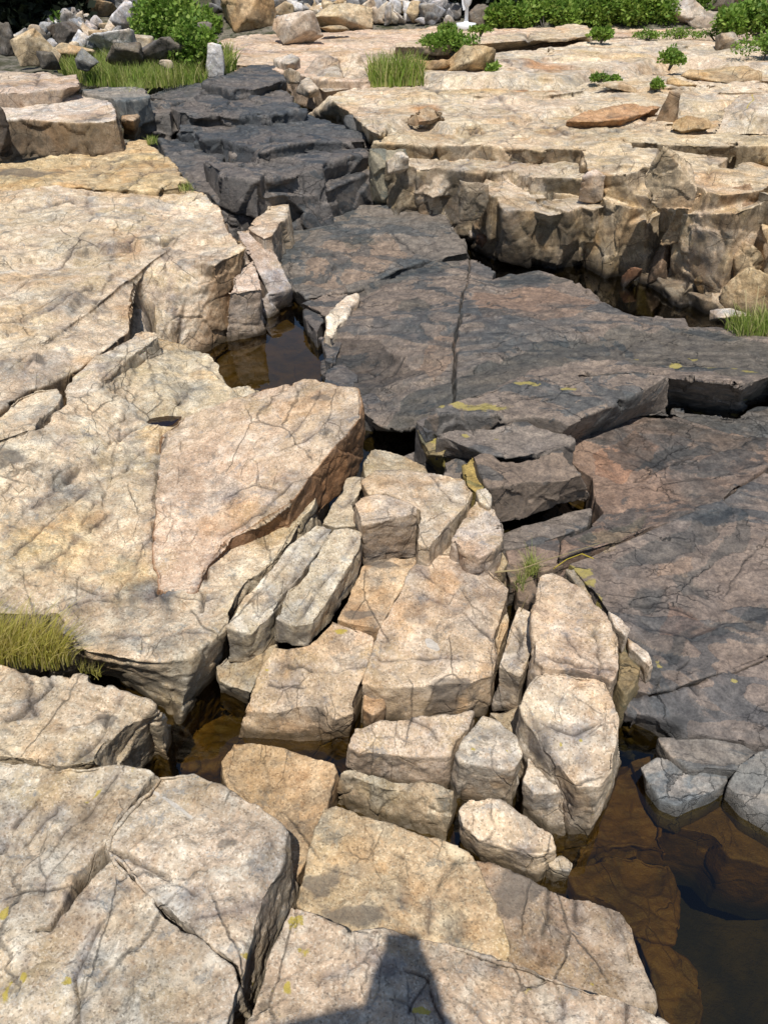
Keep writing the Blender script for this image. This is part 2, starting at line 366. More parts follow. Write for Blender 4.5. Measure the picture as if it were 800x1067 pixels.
    for (pts, w, dep) in o.get('cracks', ()):
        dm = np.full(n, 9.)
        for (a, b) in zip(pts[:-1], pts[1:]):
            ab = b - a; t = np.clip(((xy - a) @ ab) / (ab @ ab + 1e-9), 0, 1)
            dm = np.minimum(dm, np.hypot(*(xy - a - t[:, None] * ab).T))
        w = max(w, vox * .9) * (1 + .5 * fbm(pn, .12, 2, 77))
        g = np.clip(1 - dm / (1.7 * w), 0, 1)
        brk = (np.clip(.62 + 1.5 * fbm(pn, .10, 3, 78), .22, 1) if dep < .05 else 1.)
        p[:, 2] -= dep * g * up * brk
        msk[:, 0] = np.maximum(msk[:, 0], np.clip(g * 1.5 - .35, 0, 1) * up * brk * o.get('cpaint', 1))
        if mat == 'g':
            hl = (np.exp(-(dm / (5.5 * w)) ** 2) * np.clip(.45 + 1.3 * fbm(pn, .07, 4, 79), 0, 1))[:, None]
            tnt[:, :3] *= 1 - hl * np.array([.34, .33, .27])
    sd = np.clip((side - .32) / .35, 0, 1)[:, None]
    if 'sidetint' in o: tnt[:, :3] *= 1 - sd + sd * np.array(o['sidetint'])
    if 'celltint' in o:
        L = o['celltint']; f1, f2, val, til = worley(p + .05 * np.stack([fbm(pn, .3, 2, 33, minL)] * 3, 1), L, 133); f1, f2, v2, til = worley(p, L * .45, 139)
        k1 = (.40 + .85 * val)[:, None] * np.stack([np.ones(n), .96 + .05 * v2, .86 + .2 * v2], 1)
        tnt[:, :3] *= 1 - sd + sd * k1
    for (kind, c, rx, ry, rot) in o.get('marks', ()):
        e = p[:, :2] - c; ca, sa = math.cos(rot), math.sin(rot)
        ex = (e[:, 0] * ca + e[:, 1] * sa) / rx; ey = (-e[:, 0] * sa + e[:, 1] * ca) / ry
        rr = np.sqrt(ex * ex + ey * ey) + .45 * fbm(pn, max(rx, ry) * .6, 3, 91, minL)
        g = np.clip((1.15 - rr) / (.9 if kind in ('lichen', 'stain') else .4), 0, 1)
        if kind in ('warm', 'cool', 'rust', 'pale'):
            cc = {'warm': (1.03, .95, .76), 'cool': (.66, .70, .76), 'rust': (.86, .62, .45), 'pale': (1.2, 1.2, 1.2)}[kind]; g2 = np.clip((1.25 - rr) / .9, 0, 1)[:, None]
            tnt[:, :3] *= 1 - g2 + g2 * np.array(cc, np.float32); continue
        if kind == 'dent': p[:, 2] -= .05 * np.clip((1.15 - np.sqrt(ex * ex + ey * ey)) / .5, 0, 1); continue
        ch = {'lichen': 1, 'stain': 2, 'quartz': 3}[kind]
        msk[:, ch] = np.maximum(msk[:, ch], g)
    for (ch, pts, w) in o.get('lines', ()):
        dm = np.full(n, 9.)
        for (a, b) in zip(pts[:-1], pts[1:]):
            ab = b - a; t = np.clip(((xy - a) @ ab) / (ab @ ab + 1e-9), 0, 1)
            dm = np.minimum(dm, np.hypot(*(xy - a - t[:, None] * ab).T))
        if ch == 9: tnt[:, :3] *= 1 + (np.clip(1.3 - dm / max(w, vox), 0, 1) * up * np.clip(.7 + fbm(pn, .08, 3, 83), .1, 1))[:, None] * np.array([.8, .7, .35]); continue
        msk[:, ch] = np.maximum(msk[:, ch], np.clip(1.3 - dm / max(w, vox), 0, 1) * up)
    base = p.mean(0); base[2] = p[:, 2].min()
    m2.vertices.foreach_set('co', (p - base).astype(np.float32).ravel())
    for nm, arr in (('msk', msk), ('tnt', tnt)):
        at = m2.attributes.new(nm, 'FLOAT_COLOR', 'POINT'); at.data.foreach_set('color', arr.ravel())
    m2.polygons.foreach_set('use_smooth', np.ones(len(m2.polygons), bool))
    m2.update()
    return m2, tuple(base)

NV = [0]
def rock(name, label, cat, mat, pts, z=.2, zb=-.15, gap=.004, flare=.06, group=None, vs=1.0, cracks=(), marks=(), **o):
    """one rock: its top outline surveyed as (u, v[, z[, ub, vb]]), its sides down to height zb"""
    T, Bt = [], []
    n = len(pts)
    top = np.array([q[1:] if q[0] == 'w' else bp(q[0], q[1], q[2] if len(q) > 2 and q[2] is not None else z) for q in pts], float)
    ar = 0.
    for i in range(n):
        a, b = top[i], top[(i + 1) % n]; ar += a[0] * b[1] - b[0] * a[1]
    sgn = 1 if ar > 0 else -1
    def outw(i):
        a, b, c = top[i - 1], top[i], top[(i + 1) % n]
        e1 = (b - a)[:2]; e2 = (c - b)[:2]
        e1 = e1 / (np.linalg.norm(e1) + 1e-9); e2 = e2 / (np.linalg.norm(e2) + 1e-9)
        nn = np.array([e1[1] + e2[1], -(e1[0] + e2[0])]) * sgn
        return nn / (np.linalg.norm(nn) + 1e-9)
    bot = []
    for i, q in enumerate(pts):
        if len(q) > 4:
            b = bp(q[3], q[4], zb)
            if zb >= -.02 and zb < .03:
                b = top[i] + (b - top[i]) * ((top[i][2] + o.get('foot', .18)) / (top[i][2] - zb))
        else:
            b = top[i].copy(); b[:2] += outw(i) * flare * (top[i][2] - zb); b[2] = zb if not (-.02 <= zb < .03) else -o.get('foot', .18)
        bot.append(b)
    bot = np.array(bot)
    if o.get('S', 1) <= .66 and gap == .004: gap = 0.
    for i in range(n): top[i][:2] -= outw(i) * gap
    dist = min(np.linalg.norm(t - np.array([0, 0, H])) for t in top)
    vox = max(.0034, .0018 * dist) * vs
    seg = max(.045, vox * 6)
    rng = random.Random(hash_s(name + label))
    rings = int(min(9, max(3, np.max(top[:, 2] - bot[:, 2]) / .07)))
    rt, rm, rb = [], [[] for _ in range(rings - 2)], []
    for i in range(n):
        j = (i + 1) % n
        L = np.linalg.norm(top[j] - top[i]); m = max(1, int(L / seg))
        ow = (outw(i) + outw(j)) / 2
        for k in range(m):
            f = k / m
            a = top[i] * (1 - f) + top[j] * f; b = bot[i] * (1 - f) + bot[j] * f
            jt = 0 if k == 0 else min(seg * .12, .0045) * o.get('jit', 1)
            a[:2] += ow * rng.uniform(-jt, jt); a[2] += rng.uniform(-.3, .1) * jt
            rt.append(a); rb.append(b)
            for q_ in range(rings - 2):
                f_ = (q_ + 1) / (rings - 1); c = a * (1 - f_) + b * f_; c[:2] += ow * rng.uniform(-.3, .5) * .006 * o.get('jit', 1); rm[q_].append(c)
    bm = bmesh.new()
    vs_ = [[bm.verts.new(x) for x in rr] for rr in [rt] + rm + [rb]]; vt = vs_[0]; vb = vs_[-1]
    nn = len(vt)
    if sgn < 0:
        for rr in vs_: rr.reverse()
    bm.faces.new(vt); bm.faces.new(vb[::-1])
    for i in range(nn):
        j = (i + 1) % nn
        for u_, l_ in zip(vs_[:-1], vs_[1:]): bm.faces.new((l_[i], l_[j], u_[j], u_[i]))
    bmesh.ops.recalc_face_normals(bm, faces=bm.faces)
    ck = o.pop('chunks', None)
    if ck:                                   # angular joint blocks welded on to the broken faces
        size, dens = ck
        for i in range(nn):
            j = (i + 1) % nn
            for rep_ in range(dens):
                if rng.random() > np.linalg.norm(rt[j] - rt[i]) / size * 1.6: continue
                s_ = size * rng.uniform(.55, 1.35)
                f = rng.uniform(-.02, 1.0); c = rt[i] * (1 - f) + rb[i] * f
                b2 = bmesh.new(); bmesh.ops.create_cube(b2, size=1.)
                dx, dy, dz = s_ * rng.uniform(.7, 1.5), s_ * rng.uniform(.6, .9), s_ * rng.uniform(.6, 1.5)
                for v in b2.verts: v.co = Vector(((v.co.x + rng.uniform(-.13, .13)) * dx, (v.co.y + rng.uniform(-.16, .16)) * dy, (v.co.z + rng.uniform(-.12, .12)) * dz + s_ * .3))
                ang = Matrix.Rotation(math.atan2(rt[j][1] - rt[i][1], rt[j][0] - rt[i][0]) + rng.uniform(-.35, .35), 3, 'Z') @ Matrix.Rotation(rng.uniform(-.12, .2), 3, 'X') @ Matrix.Rotation(rng.uniform(-.15, .15), 3, 'Y')
                cc = Vector(c) - Vector((0, 0, s_ * .45)); e = (top.mean(0) - c); e[2] = 0; cc += Vector(e / (np.linalg.norm(e) + 1e-9)) * s_ * rng.uniform(.18, .36)
                mp = {}
                for v in b2.verts:
                    q = ang @ v.co + cc; q.z = min(q.z, c[2] * 0 + rt[i][2] + .02); mp[v] = bm.verts.new(q)
                for fc in b2.faces:
                    try: bm.faces.new([mp[v] for v in fc.verts])
                    except ValueError: pass
                b2.free()
    pt = o.pop('plates', None)
    if pt:                                   # thin sheets left standing on the bed of the ledge
        num, size, hh = pt; lo, hi = top.min(0), top.max(0)
        Am = np.c_[top[:, 0], top[:, 1], np.ones(n)]; pl = np.linalg.lstsq(Am, top[:, 2], rcond=None)[0]
        for k in range(num * 25):
            x, y = rng.uniform(lo[0], hi[0]), rng.uniform(lo[1], hi[1]); ins = False
            if abs(x) > 6.5 or num <= 0: continue
            for i in range(n):
                (x1, y1), (x2, y2) = top[i - 1][:2], top[i][:2]
                if (y1 > y) != (y2 > y) and x < (x2 - x1) * (y - y1) / (y2 - y1) + x1: ins = not ins
            if not ins: continue
            s_ = size * rng.uniform(.5, 1.5); mg = s_ * 1.0
            if min(math.hypot(x - a_[0], y - a_[1]) for a_ in rt) < mg * .8: continue
            num -= 1
            b2 = hull_bm(rng, s_ * rng.uniform(1., 1.8), s_ * rng.uniform(.5, .9), hh * 5, 10, .8)
            ang = Matrix.Rotation(rng.uniform(-.3, .3), 3, 'Z') @ Matrix.Rotation(rng.uniform(-.06, .02), 3, 'X') @ Matrix.Rotation(rng.uniform(-.05, .05), 3, 'Y')
            mp = {}
            for v in b2.verts:
                q = ang @ Vector((v.co.x, v.co.y, min(v.co.z, hh * 3.4))); mp[v] = bm.verts.new(q + Vector((x, y, pl[0] * x + pl[1] * y + pl[2] - hh * rng.uniform(2.2, 2.5))))
            for fc in b2.faces:
                try: bm.faces.new([mp[v] for v in fc.verts])
                except ValueError: pass
            b2.free()
    # top plane for placing cracks and marks
    Am = np.c_[top[:, 0], top[:, 1], np.ones(n)]
    pl = np.linalg.lstsq(Am, top[:, 2], rcond=None)[0]
    def onpl(u, v):
        r = ray(u, v); t = (pl[0] * 0 + pl[2] - H) / (r[2] - pl[0] * r[0] - pl[1] * r[1])
        return (r * t)[:2], t
    cr = []
    for ck in cracks:
        w, dep, ln = ck
        pp = [onpl(*q) for q in ln]
        cr.append(([x[0] for x in pp], w * pp[0][1] / F * .58, dep))
    mk = []
    for (kd, u, v, ru, rv, *rot) in marks:
        c, t = onpl(u, v); c2, _ = onpl(u, v + rv)
        mk.append((kd, c, ru * t / F, max(np.hypot(*(c2 - c)), .004), R(rot[0]) if rot else 0))
    o['sd'] = name + label
    o['patch'] = [(tc, [onpl(*q)[0] for q in ln]) for (tc, ln) in o.get('patch', ())]
    o['steps'] = [(hh_, fd, [onpl(*q)[0] for q in ln]) for (hh_, fd, ln) in o.get('steps', ())]
    o['lines'] = [(ch, [onpl(*q)[0] for q in ln], w * onpl(*ln[0])[1] / F) for (ch, w, ln) in o.get('lines', ())]
    o['cracks'], o['marks'] = cr, mk
    o.setdefault('S', min(2.6, max(.6, dist / 3.0)))
    me, loc = finish_rock(bm, vox, mat, o)
    NV[0] += len(me.vertices)
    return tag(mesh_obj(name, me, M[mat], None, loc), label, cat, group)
def hash_s(s):
    h = 7
    for ch in s: h = (h * 131 + ord(ch)) & 0x7fffffff
    return h

def hull_bm(rng, w, dp, h, npt=16, box=.55):
    bm = bmesh.new()
    for k in range(npt):
        a = rng.uniform(0, 6.283); zz = rng.uniform(-1, 1); r = math.sqrt(1 - zz * zz)
        x, y = r * math.cos(a), r * math.sin(a)
        m = max(abs(x), abs(y), abs(zz)); s = (1 - box) + box / m
        bm.verts.new((x * s * w / 2, y * s * dp / 2, max(-.03, zz * s * .60 + .40) * h))
    bmesh.ops.convex_hull(bm, input=bm.verts[:])
    for v in [v for v in bm.verts if not v.link_faces]: bm.verts.remove(v)
    bmesh.ops.recalc_face_normals(bm, faces=bm.faces)
    return bm
def boulder(name, label, mat, u0, v0, u1, v1, z=None, group=None, box=.75, npt=15, seed=0, depth=1.0, tall=1.0, cat='boulder', **o):
    """a loose rock; its outline box in the photo gives its size, z the height it rests on"""
    uc = (u0 + u1) / 2
    p = bank(uc, v1) if z is None else bp(uc, v1, z)
    t = np.linalg.norm(p - np.array([0, 0, H]))
    w = (u1 - u0) / F * t * 1.06; h = (v1 - v0) / F * t * 1.12 * tall
    rng = random.Random(hash_s(name + label + str(seed)) + int(u0 * 7 + v0 * 13))
    bm = hull_bm(rng, w, w * .75 * depth, h, npt, box)
    loc = p + np.array([0, w * .3, 0])
    for v in bm.verts: v.co += Vector(loc)
    vox = max(.005, .00135 * t)
    o.setdefault('S', min(1.6, max(.5, w / .5))); o.setdefault('facet', .35); o['smooth'] = o.get('smooth', 1)
    o['sd'] = label + str(u0)
    me, l2 = finish_rock(bm, vox, mat, o)
    NV[0] += len(me.vertices)
    return tag(mesh_obj(name, me, M[mat], None, l2), label, cat, group)
# ------------------------------------------------------------------ setting: ground, water
def build_ground():
    xs = np.concatenate([np.linspace(-90, -14, 16), np.linspace(-12, 12, 97), np.linspace(14, 90, 16)])
    ys = np.concatenate([np.linspace(-40, -4, 8), np.linspace(-3, 26, 146), np.linspace(28, 160, 30)])
    X, Y = np.meshgrid(xs, ys)
    Z = np.array([[ground_z(x, y) for x in xs] for y in ys])
    P = np.stack([X.ravel(), Y.ravel(), Z.ravel()], 1)
    P[:, 2] += .05 * fbm(P * [1, 1, 0], 1.1, 3, 3) + np.clip((P[:, 1] - 30) / 60, 0, 1) * 6 * (fbm(P * [1, 1, 0], 30, 2, 4) + .4)
    P[:, 2] -= np.where((np.abs(P[:, 0] - .9) < .75) & (P[:, 1] < 2.2) & (P[:, 1] > .2), .10, 0)
    nx = len(xs); fs = [(j * nx + i, j * nx + i + 1, (j + 1) * nx + i + 1, (j + 1) * nx + i) for j in range(len(ys) - 1) for i in range(nx - 1)]
    me = bpy.data.meshes.new('ground'); me.from_pydata(P.tolist(), [], fs)
    me.polygons.foreach_set('use_smooth', np.ones(len(fs), bool))
    tag(mesh_obj('ground', me, M['ground']), kind='structure')
    me = bpy.data.meshes.new('water')
    me.from_pydata([(-9, -3, 0), (9, -3, 0), (9, 8.05, 0), (-9, 8.05, 0)], [], [(0, 1, 2, 3)])
    tag(mesh_obj('water', me, M['water']), kind='structure')
build_ground()

GB, GS, GL = 'granite_block', 'granite_slab', 'granite_ledge'
BB, BS = 'basalt_block', 'basalt_slab'
TAN = (1.0, .99, .93); PINK = (1.06, .99, .95); PALE = (1.15, 1.15, 1.14); BUFF = (1.08, 1.03, .92); BROWN = (.72, .62, .50); GREYG = (.62, .62, .64); OCH = (1.04, 1.01, .90)

# ------------------------------------------------------------------ foreground granite, left
rock(GB, 'broad grooved granite block filling the bottom left corner, with a yellow lichen dot', 'rock', 'g',
     [(-60,790),(0,791),(30,798),(54,801),(101,796),(121,797),(155,801),(162,804),(150,822),(125,850),(109,882),(128,902),(148,927),(184,961),(219,986),(246,1008),(250,1028,.30),(238,1067,.30,262,1064),(225,1140,.3),(-60,1140)], z=.305, zb=-.1, tint=TAN,
     cracks=[(9,.07,[(112,880),(95,897),(78,911)]),(6,.06,[(78,911),(66,930),(57,945)]),(3,.05,[(57,945),(48,956),(42,963),(30,962)]),(3,.02,[(75,1020),(84,1040),(83,1075)]),(2.4,.01,[(16,995),(15,1005),(8,1010)]),(3,.015,[(56,801),(20,845),(0,884)]),(2,.008,[(118,800),(90,835),(40,888)]),(2,.007,[(82,800),(50,840),(10,890)]),(2,.008,[(130,925),(100,960),(75,1020)]),(1.8,.006,[(0,930),(40,925),(70,918)])],
     marks=[('lichen',68,1020,8,8),('lichen',5,945,9,16),('lichen',4,1035,8,22),('lichen',22,1017,8,8),('lichen',95,825,4,14,-40),('cool',120,945,30,10,-30),('cool',90,1045,14,40)], S=.8, facet=.1, gap=.001)
rock(GB, 'tan granite block with a pale scratch, right of the deep diagonal crack', 'rock', 'g',
     [(165,806),(203,804),(230,820),(270,838),(284,850),(299,866,.29,305,935),(293,903,.29,304,945),(276,940,.29,290,985),(262,985,.29,275,1030),(252,1024,.29,262,1063),(247,1006),(219,984),(184,959),(148,925),(128,900),(111,883),(113,868),(125,852),(145,828)], z=.305, zb=.05, tint=TAN,
     cracks=[(3.2,.014,[(111,884),(152,896),(175,911),(199,932)]),(2.5,.006,[(202,958),(235,950),(272,940)])],
     marks=[('quartz',180,835,30,2,-35),('lichen',275,990,5,40,-70),('stain',236,880,14,7)], S=.8, facet=.1, gap=.001)
rock(GB, 'tan granite block below the grass tuft with a shaded right face over water', 'rock', 'g',
     [(-60,680),(0,688),(20,695),(51,703),(70,700),(88,703),(128,719),(159,733),(168,742,.23,180,756),(148,748,.24,172,768),(126,760,.25,160,790),(106,779,.26,145,806),(100,795,.27,135,825),(54,799),(0,788),(-60,786)], z=.27, zb=0., tint=TAN,
     cracks=[(3.5,.018,[(51,704),(50,713),(39,725),(24,735),(0,751)]),(2.6,.012,[(127,734),(108,746),(61,757)]),(2.6,.012,[(109,747),(104,763),(61,797)]),(2,.008,[(20,696),(30,740)])], marks=[('stain',112,748,16,7,-30)], S=.8)
rock(GL, 'huge cream and yellow granite mass at left centre holding a small rain puddle', 'ledge', 'g',
     [(-60,640,.32),(60,640,.28),(78,675,.26,84,697),(100,680,.26,112,706),(130,684,.25,140,718),(170,689,.24,164,735),(200,684,.24,187,754),(212,672,.24,206,735),(235,650,.25,233,705),(236,636,.25,240,690),(248,618,.26,255,660),(268,598,.27),(285,585,.28),(301,563,.29),(330,520,.30),(340,440,.30),(262,402,.27),(240,408,.25),(229,390,.24,226,415),(229,380,.24,228,402),(218,368,.25),(200,360,.27),(172,351,.30),(160,346,.31),(140,372,.36),(100,410,.39),(66,427,.41),(37,450,.42),(0,462,.43),(-60,475,.44)], zb=0., tint=OCH, smooth=2, steps=[(.035,.10,[(345,452),(300,470)]),(.03,.15,[(0,520),(60,500),(140,470)]),(.03,.12,[(40,640),(110,612),(165,613),(230,622)])],
     cracks=[(3.2,.02,[(207,630),(215,560),(165,610),(163,520),(166,440)]),(2.6,.012,[(0,615),(40,640),(75,625),(100,612),(160,612),(230,620)]),(2.4,.012,[(30,600),(80,598),(105,604)]),(2.2,.01,[(165,548),(125,605),(128,640)]),
             (2.4,.014,[(140,445),(100,482),(60,505),(20,540),(0,560)]),(2,.01,[(120,520),(50,585),(20,600)]),(2,.01,[(215,372),(205,395),(185,420)]),(2.2,.01,[(60,640),(110,650),(160,655),(215,660)]),(2,.008,[(95,520),(70,565)]),(2,.01,[(0,520),(40,490),(75,470),(110,460)]),(2,.01,[(0,585),(30,560),(90,505),(150,470)]),(2.5,.015,[(0,495),(20,487),(18,500)])],
     marks=[('dent',172,433,30,9,-8),('stain',172,433,22,8,-8),('stain',12,490,16,10),('cool',120,655,60,12,-10),('cool',150,605,30,14),('warm',60,560,60,40),('warm',130,590,40,24),('cool',20,380,30,10),('pale',100,450,70,40),('cool',60,500,50,8,-20),('cool',180,600,10,60)], S=.9)
gm = COL.objects[-1]; gl = np.array([v.co for v in gm.data.vertices]) + np.array(gm.location)
gc = bp(173, 432, .29); near = gl[np.hypot((gl[:, 0] - gc[0]) / 1.4, gl[:, 1] - gc[1]) < .10]
near = near if len(near) else gl; pz = near[:, 2][near[:, 2] > .1].min() + .034
me = bpy.data.meshes.new('rain_puddle')
pp = [bp(u, v, pz) for u, v in ((140,441),(146,430),(160,424),(182,419),(206,418),(208,428),(190,434),(180,443),(160,447))][::-1]
me.from_pydata([tuple(p) for p in pp], [], [tuple(range(len(pp)))])
tag(mesh_obj('rain_puddle', me, M['puddle']), kind='structure')
rock(GS, 'large flat pink granite slab at centre left with a brown broken right edge', 'rock', 'g',
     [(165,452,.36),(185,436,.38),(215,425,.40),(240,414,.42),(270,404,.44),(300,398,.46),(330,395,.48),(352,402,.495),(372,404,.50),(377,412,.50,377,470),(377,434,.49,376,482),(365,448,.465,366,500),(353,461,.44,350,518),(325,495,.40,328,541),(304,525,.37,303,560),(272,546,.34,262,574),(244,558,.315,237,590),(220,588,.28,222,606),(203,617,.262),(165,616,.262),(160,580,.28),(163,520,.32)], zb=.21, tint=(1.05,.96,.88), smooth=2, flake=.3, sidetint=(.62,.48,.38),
     cracks=[(2.4,.010,[(285,470),(305,460),(330,452),(345,440)]),(2,.008,[(237,513),(262,502),(285,507)]),(2.2,.010,[(340,490),(300,500),(275,528),(230,560),(205,600)]),(1.8,.007,[(300,455),(330,420),(335,410)]),(1.8,.007,[(262,502),(265,490)])],
     marks=[('stain',168,470,4,22),('stain',335,415,12,5,-35)], S=.9)
# wedge pieces along the long cracks, upper left
rock(GB, 'rounded wedge of cream granite at the left edge between two dark cracks', 'rock', 'g',
     [(-60,428),(0,428),(18,412),(40,403),(60,404),(65,411),(63,420),(44,434),(36,446,.43),(18,452,.43),(0,459,.43),(-60,470)], z=.44, zb=.2, tint=OCH)
rock(GB, 'narrow cream granite strip between the two long diagonal cracks at left', 'rock', 'g',
     [(64,405),(82,388),(112,367),(136,348),(146,342),(162,344),(168,348),(152,360),(137,371),(98,408),(68,424),(66,412)], z=.405, zb=.1, tint=TAN,
     cracks=[(2,.01,[(105,372),(108,392)]),(2,.01,[(128,355),(112,392)])])
rock(GL, 'big cream granite ledge at upper left ending in a tall corner above the pool', 'ledge', 'g',
     [(-60,196,.56),(0,197,.555),(60,191,.55),(120,194,.54),(150,196,.53),(178,196,.525),(200,197,.52),(216,201,.51),(228,215,.50),(234,224,.49),(240,240,.48),(250,246,.475),(256,256,.47,238,350),(246,262,.465),(232,268,.46),(224,274,.457),(200,266,.465,182,385),(172,268,.465,160,415),(152,277,.46,144,420),(143,290,.445,130,425),(140,315,.425,125,425),(138,332,.41,120,425),(134,342,.40),(111,362,.41),(81,384,.42),(51,400,.42),(30,405,.43),(0,426,.45),(-60,440,.46)], zb=0., tint=(1.10,1.07,1.0), smooth=2,
     steps=[(.05,.35,[(60,262),(108,254),(140,251),(185,247)]),(.04,.3,[(0,345),(60,330),(110,292)]),(.03,.3,[(20,212),(90,206),(150,210)])], cracks=[(7,.10,[(147,288),(150,310),(155,338)]),(2.6,.03,[(78,258),(90,254),(108,256)]),(2.4,.03,[(134,254),(140,250),(160,252),(182,247)]),(2,.015,[(108,254),(136,252)]),(2.2,.014,[(116,258),(112,285),(100,322)]),(2,.012,[(84,248),(60,272),(20,305),(0,314)]),(2,.01,[(92,200),(94,232)]),(1.8,.01,[(0,345),(50,330),(95,300)]),(2.2,.014,[(0,395),(20,370),(50,345),(90,340)]),(2,.01,[(30,392),(45,370),(62,355),(88,342)]),(1.8,.008,[(140,250),(175,225),(205,205)]),(1.8,.008,[(170,262),(180,290)]),(2,.01,[(20,215),(70,208),(120,212)]),(2,.01,[(0,258),(70,252)])],
     marks=[('stain',40,378,12,5,-40),('pale',200,212,30,10)], S=1.0, flare=.15, jit=.1, foot=.05, sidetint=(.50,.43,.36))  # sidetint paints extra shade into the steep right-hand corner face
rock(GB, 'upright pinkish granite stub standing in the pool, right of the dark cut corner', 'rock', 'g',
     [(237,305,.31,235,356),(246,288,.33),(256,274,.35),(264,272,.35),(271,288,.33),(275,301,.31,275,347),(256,303,.31,255,352)], zb=0., tint=PINK)
rock(GB, 'white topped granite sliver leading into the basalt beside the pool', 'rock', 'g',
     [(257,238),(270,222),(282,209),(304,206),(301,221),(292,232),(285,245),(274,248)], z=.36, zb=.1, tint=PALE)
rock(GB, 'pale grey smooth granite wedge dipping into the far end of the small pool', 'rock', 'g',
     [(246,240,.34),(262,236,.34),(278,248,.32),(290,264,.26),(306,301,.13,308,316),(290,307,.13,292,322),(278,306,.14,276,330),(271,290,.19),(262,270,.26),(256,260,.30)], zb=0., tint=(.95,.95,1.0))

# ------------------------------------------------------------------ strips under the pink slab
rock(GB, 'ribbed granite beam, left one of the two lying beside the pink slab', 'rock', 'g',
     [(236,653,.25,238,692),(253,622,.26),(277,597,.275),(302,569,.29),(330,547,.30),(346,551,.30),(330,577,.285),(316,597,.27),(298,612,.26),(287,634,.25,286,674),(276,646,.245,274,685),(262,660,.24,257,692)], zb=.10, tint=TAN,
     cracks=[(3,.016,[(340,556),(300,600),(272,625),(268,640)]),(2,.01,[(322,557),(275,605),(255,630)])], S=.6)
rock(GB, 'ribbed granite beam with a dark flank, right one of the two beside the pink slab', 'rock', 'g',
     [(348,553,.30),(362,551,.30),(377,556,.30,377,594),(375,572,.29,372,610),(358,597,.28,357,628),(340,627,.26,343,652),(327,648,.25,321,674),(306,652,.25,304,674),(288,643,.25,286,668),(300,613,.265),(318,598,.275),(332,577,.29)], zb=.15, tint=TAN,
     cracks=[(2.6,.014,[(372,563),(335,600),(306,640)]),(2,.01,[(286,645),(300,648),(318,660)])], S=.6)
rock(GB, 'low dark footed granite block in the water under the ribbed beams', 'rock', 'g',
     [(225,693,.10,228,716),(238,682),(262,676),(284,672),(292,668),(282,685),(272,697),(262,722,.09,258,733),(245,716,.09,243,727),(230,708,.09,230,722)], z=.12, zb=0., tint=TAN, S=.6)
rock(GB, 'small split granite strip leaning at the right foot of the pink slab', 'rock', 'g',
     [(335,545),(342,532),(362,497),(379,496),(376,508),(368,523),(376,547),(350,550)], z=.285, zb=.05, tint=TAN, cracks=[(2.5,.012,[(370,500),(356,525)])], S=.6)
rock(GB, 'tan granite slab lying low between the ribbed beam and the large cracked slab', 'rock', 'g',
     [(378,592),(392,585),(436,581),(424,602),(410,625),(395,652),(370,650),(350,645),(362,622)], z=.19, zb=0., tint=(1.05,.92,.75), marks=[('stain',375,640,22,5),('stain',405,590,25,3)], S=.6)
rock(GS, 'orange tinted granite slab with a dark hollow front edge over the narrow water channel', 'rock', 'g',
     [(286,674,.16),(322,672,.16),(346,646,.17),(372,654,.17),(389,663,.165),(384,690,.15),(375,712,.13),(367,742,.10,364,768),(350,748,.10,350,768),(335,736,.11,335,770),(315,735,.11,310,770),(290,742,.10,285,770),(254,740,.09,250,768),(261,722,.11),(273,697,.14)], zb=0., tint=(1.08,.97,.86),
     cracks=[(2,.008,[(300,690),(330,700),(380,700)]),(1.8,.006,[(280,715),(330,712)])], marks=[('lichen',355,655,14,5),('lichen',278,700,5,3)], S=.6)
rock(GS, 'large cracked granite slab at the centre with a bright white quartz streak', 'rock', 'g',
     [(438,581,.23),(456,577),(480,578),(510,591),(531,613,.21),(517,655,.20),(519,681,.19),(512,703,.17,509,740),(490,712,.165,488,744),(465,712,.165,463,748),(430,714,.16,428,752),(396,716,.14,394,752),(376,712,.14,374,748),(385,690,.16),(393,662,.18),(411,627,.20)], z=.22, zb=.02, tint=(1.1,1.0,.9),
     cracks=[(2,.008,[(400,640),(440,622),(480,640),(520,668)]),(2,.008,[(480,585),(500,615),(525,620)]),(2,.008,[(395,690),(450,688),(515,690)]),(1.8,.006,[(440,600),(470,620)])],
     marks=[('quartz',450,670,11,4,-52),('stain',470,716,34,8)], S=.6)
rock('granite_cobble', 'fist sized orange cobble wedged at the front of the crack between two slabs', 'rock', 'g',
     [(378,722),(390,717),(399,724),(401,737),(388,745),(377,737)], z=.10, zb=0., tint=(1.1,.9,.72), S=.5)
rock(GB, 'squared granite block with a clean grey vertical front, behind the ribbed beams', 'rock', 'g',
     [(369,524),(380,518),(402,516),(420,521),(434,529,.36,434,578),(434,535,.36,433,582),(400,543,.36,402,584),(378,548,.36,380,590)], z=.36, zb=.15, tint=PINK, S=.5, facet=.2)
rock(GS, 'pink and grey weathered granite slab behind the squared block, above the rusty rocks', 'rock', 'g',
     [(378,503),(392,492),(420,490),(447,492),(468,496),(482,497),(491,512),(486,525),(470,542),(458,556),(446,569),(436,567),(437,531),(403,515),(384,516)], z=.31, zb=.02, tint=(1.1,1.04,.96), cracks=[(2,.01,[(446,495),(470,520),(486,522)]),(2,.01,[(440,545),(470,530)])], S=.6)
rock(GB, 'low shaded granite step at the corner of the small dark pool', 'rock', 'g',
     [(378,478,.22),(390,466,.20),(408,470,.18),(430,480,.17),(442,486,.17),(446,494,.2),(410,492),(380,500)], z=.21, zb=0., tint=(.85,.82,.72), S=.6)
rock(GB, 'rough pinkish white granite lump beside the rusty basalt ledge', 'rock', 'g',
     [(496,522),(511,527),(520,546),(524,561),(515,573),(500,579),(483,573),(471,562),(478,546)], z=.29, zb=.02, tint=(1.18,1.1,1.05), facet=.9, S=.5)
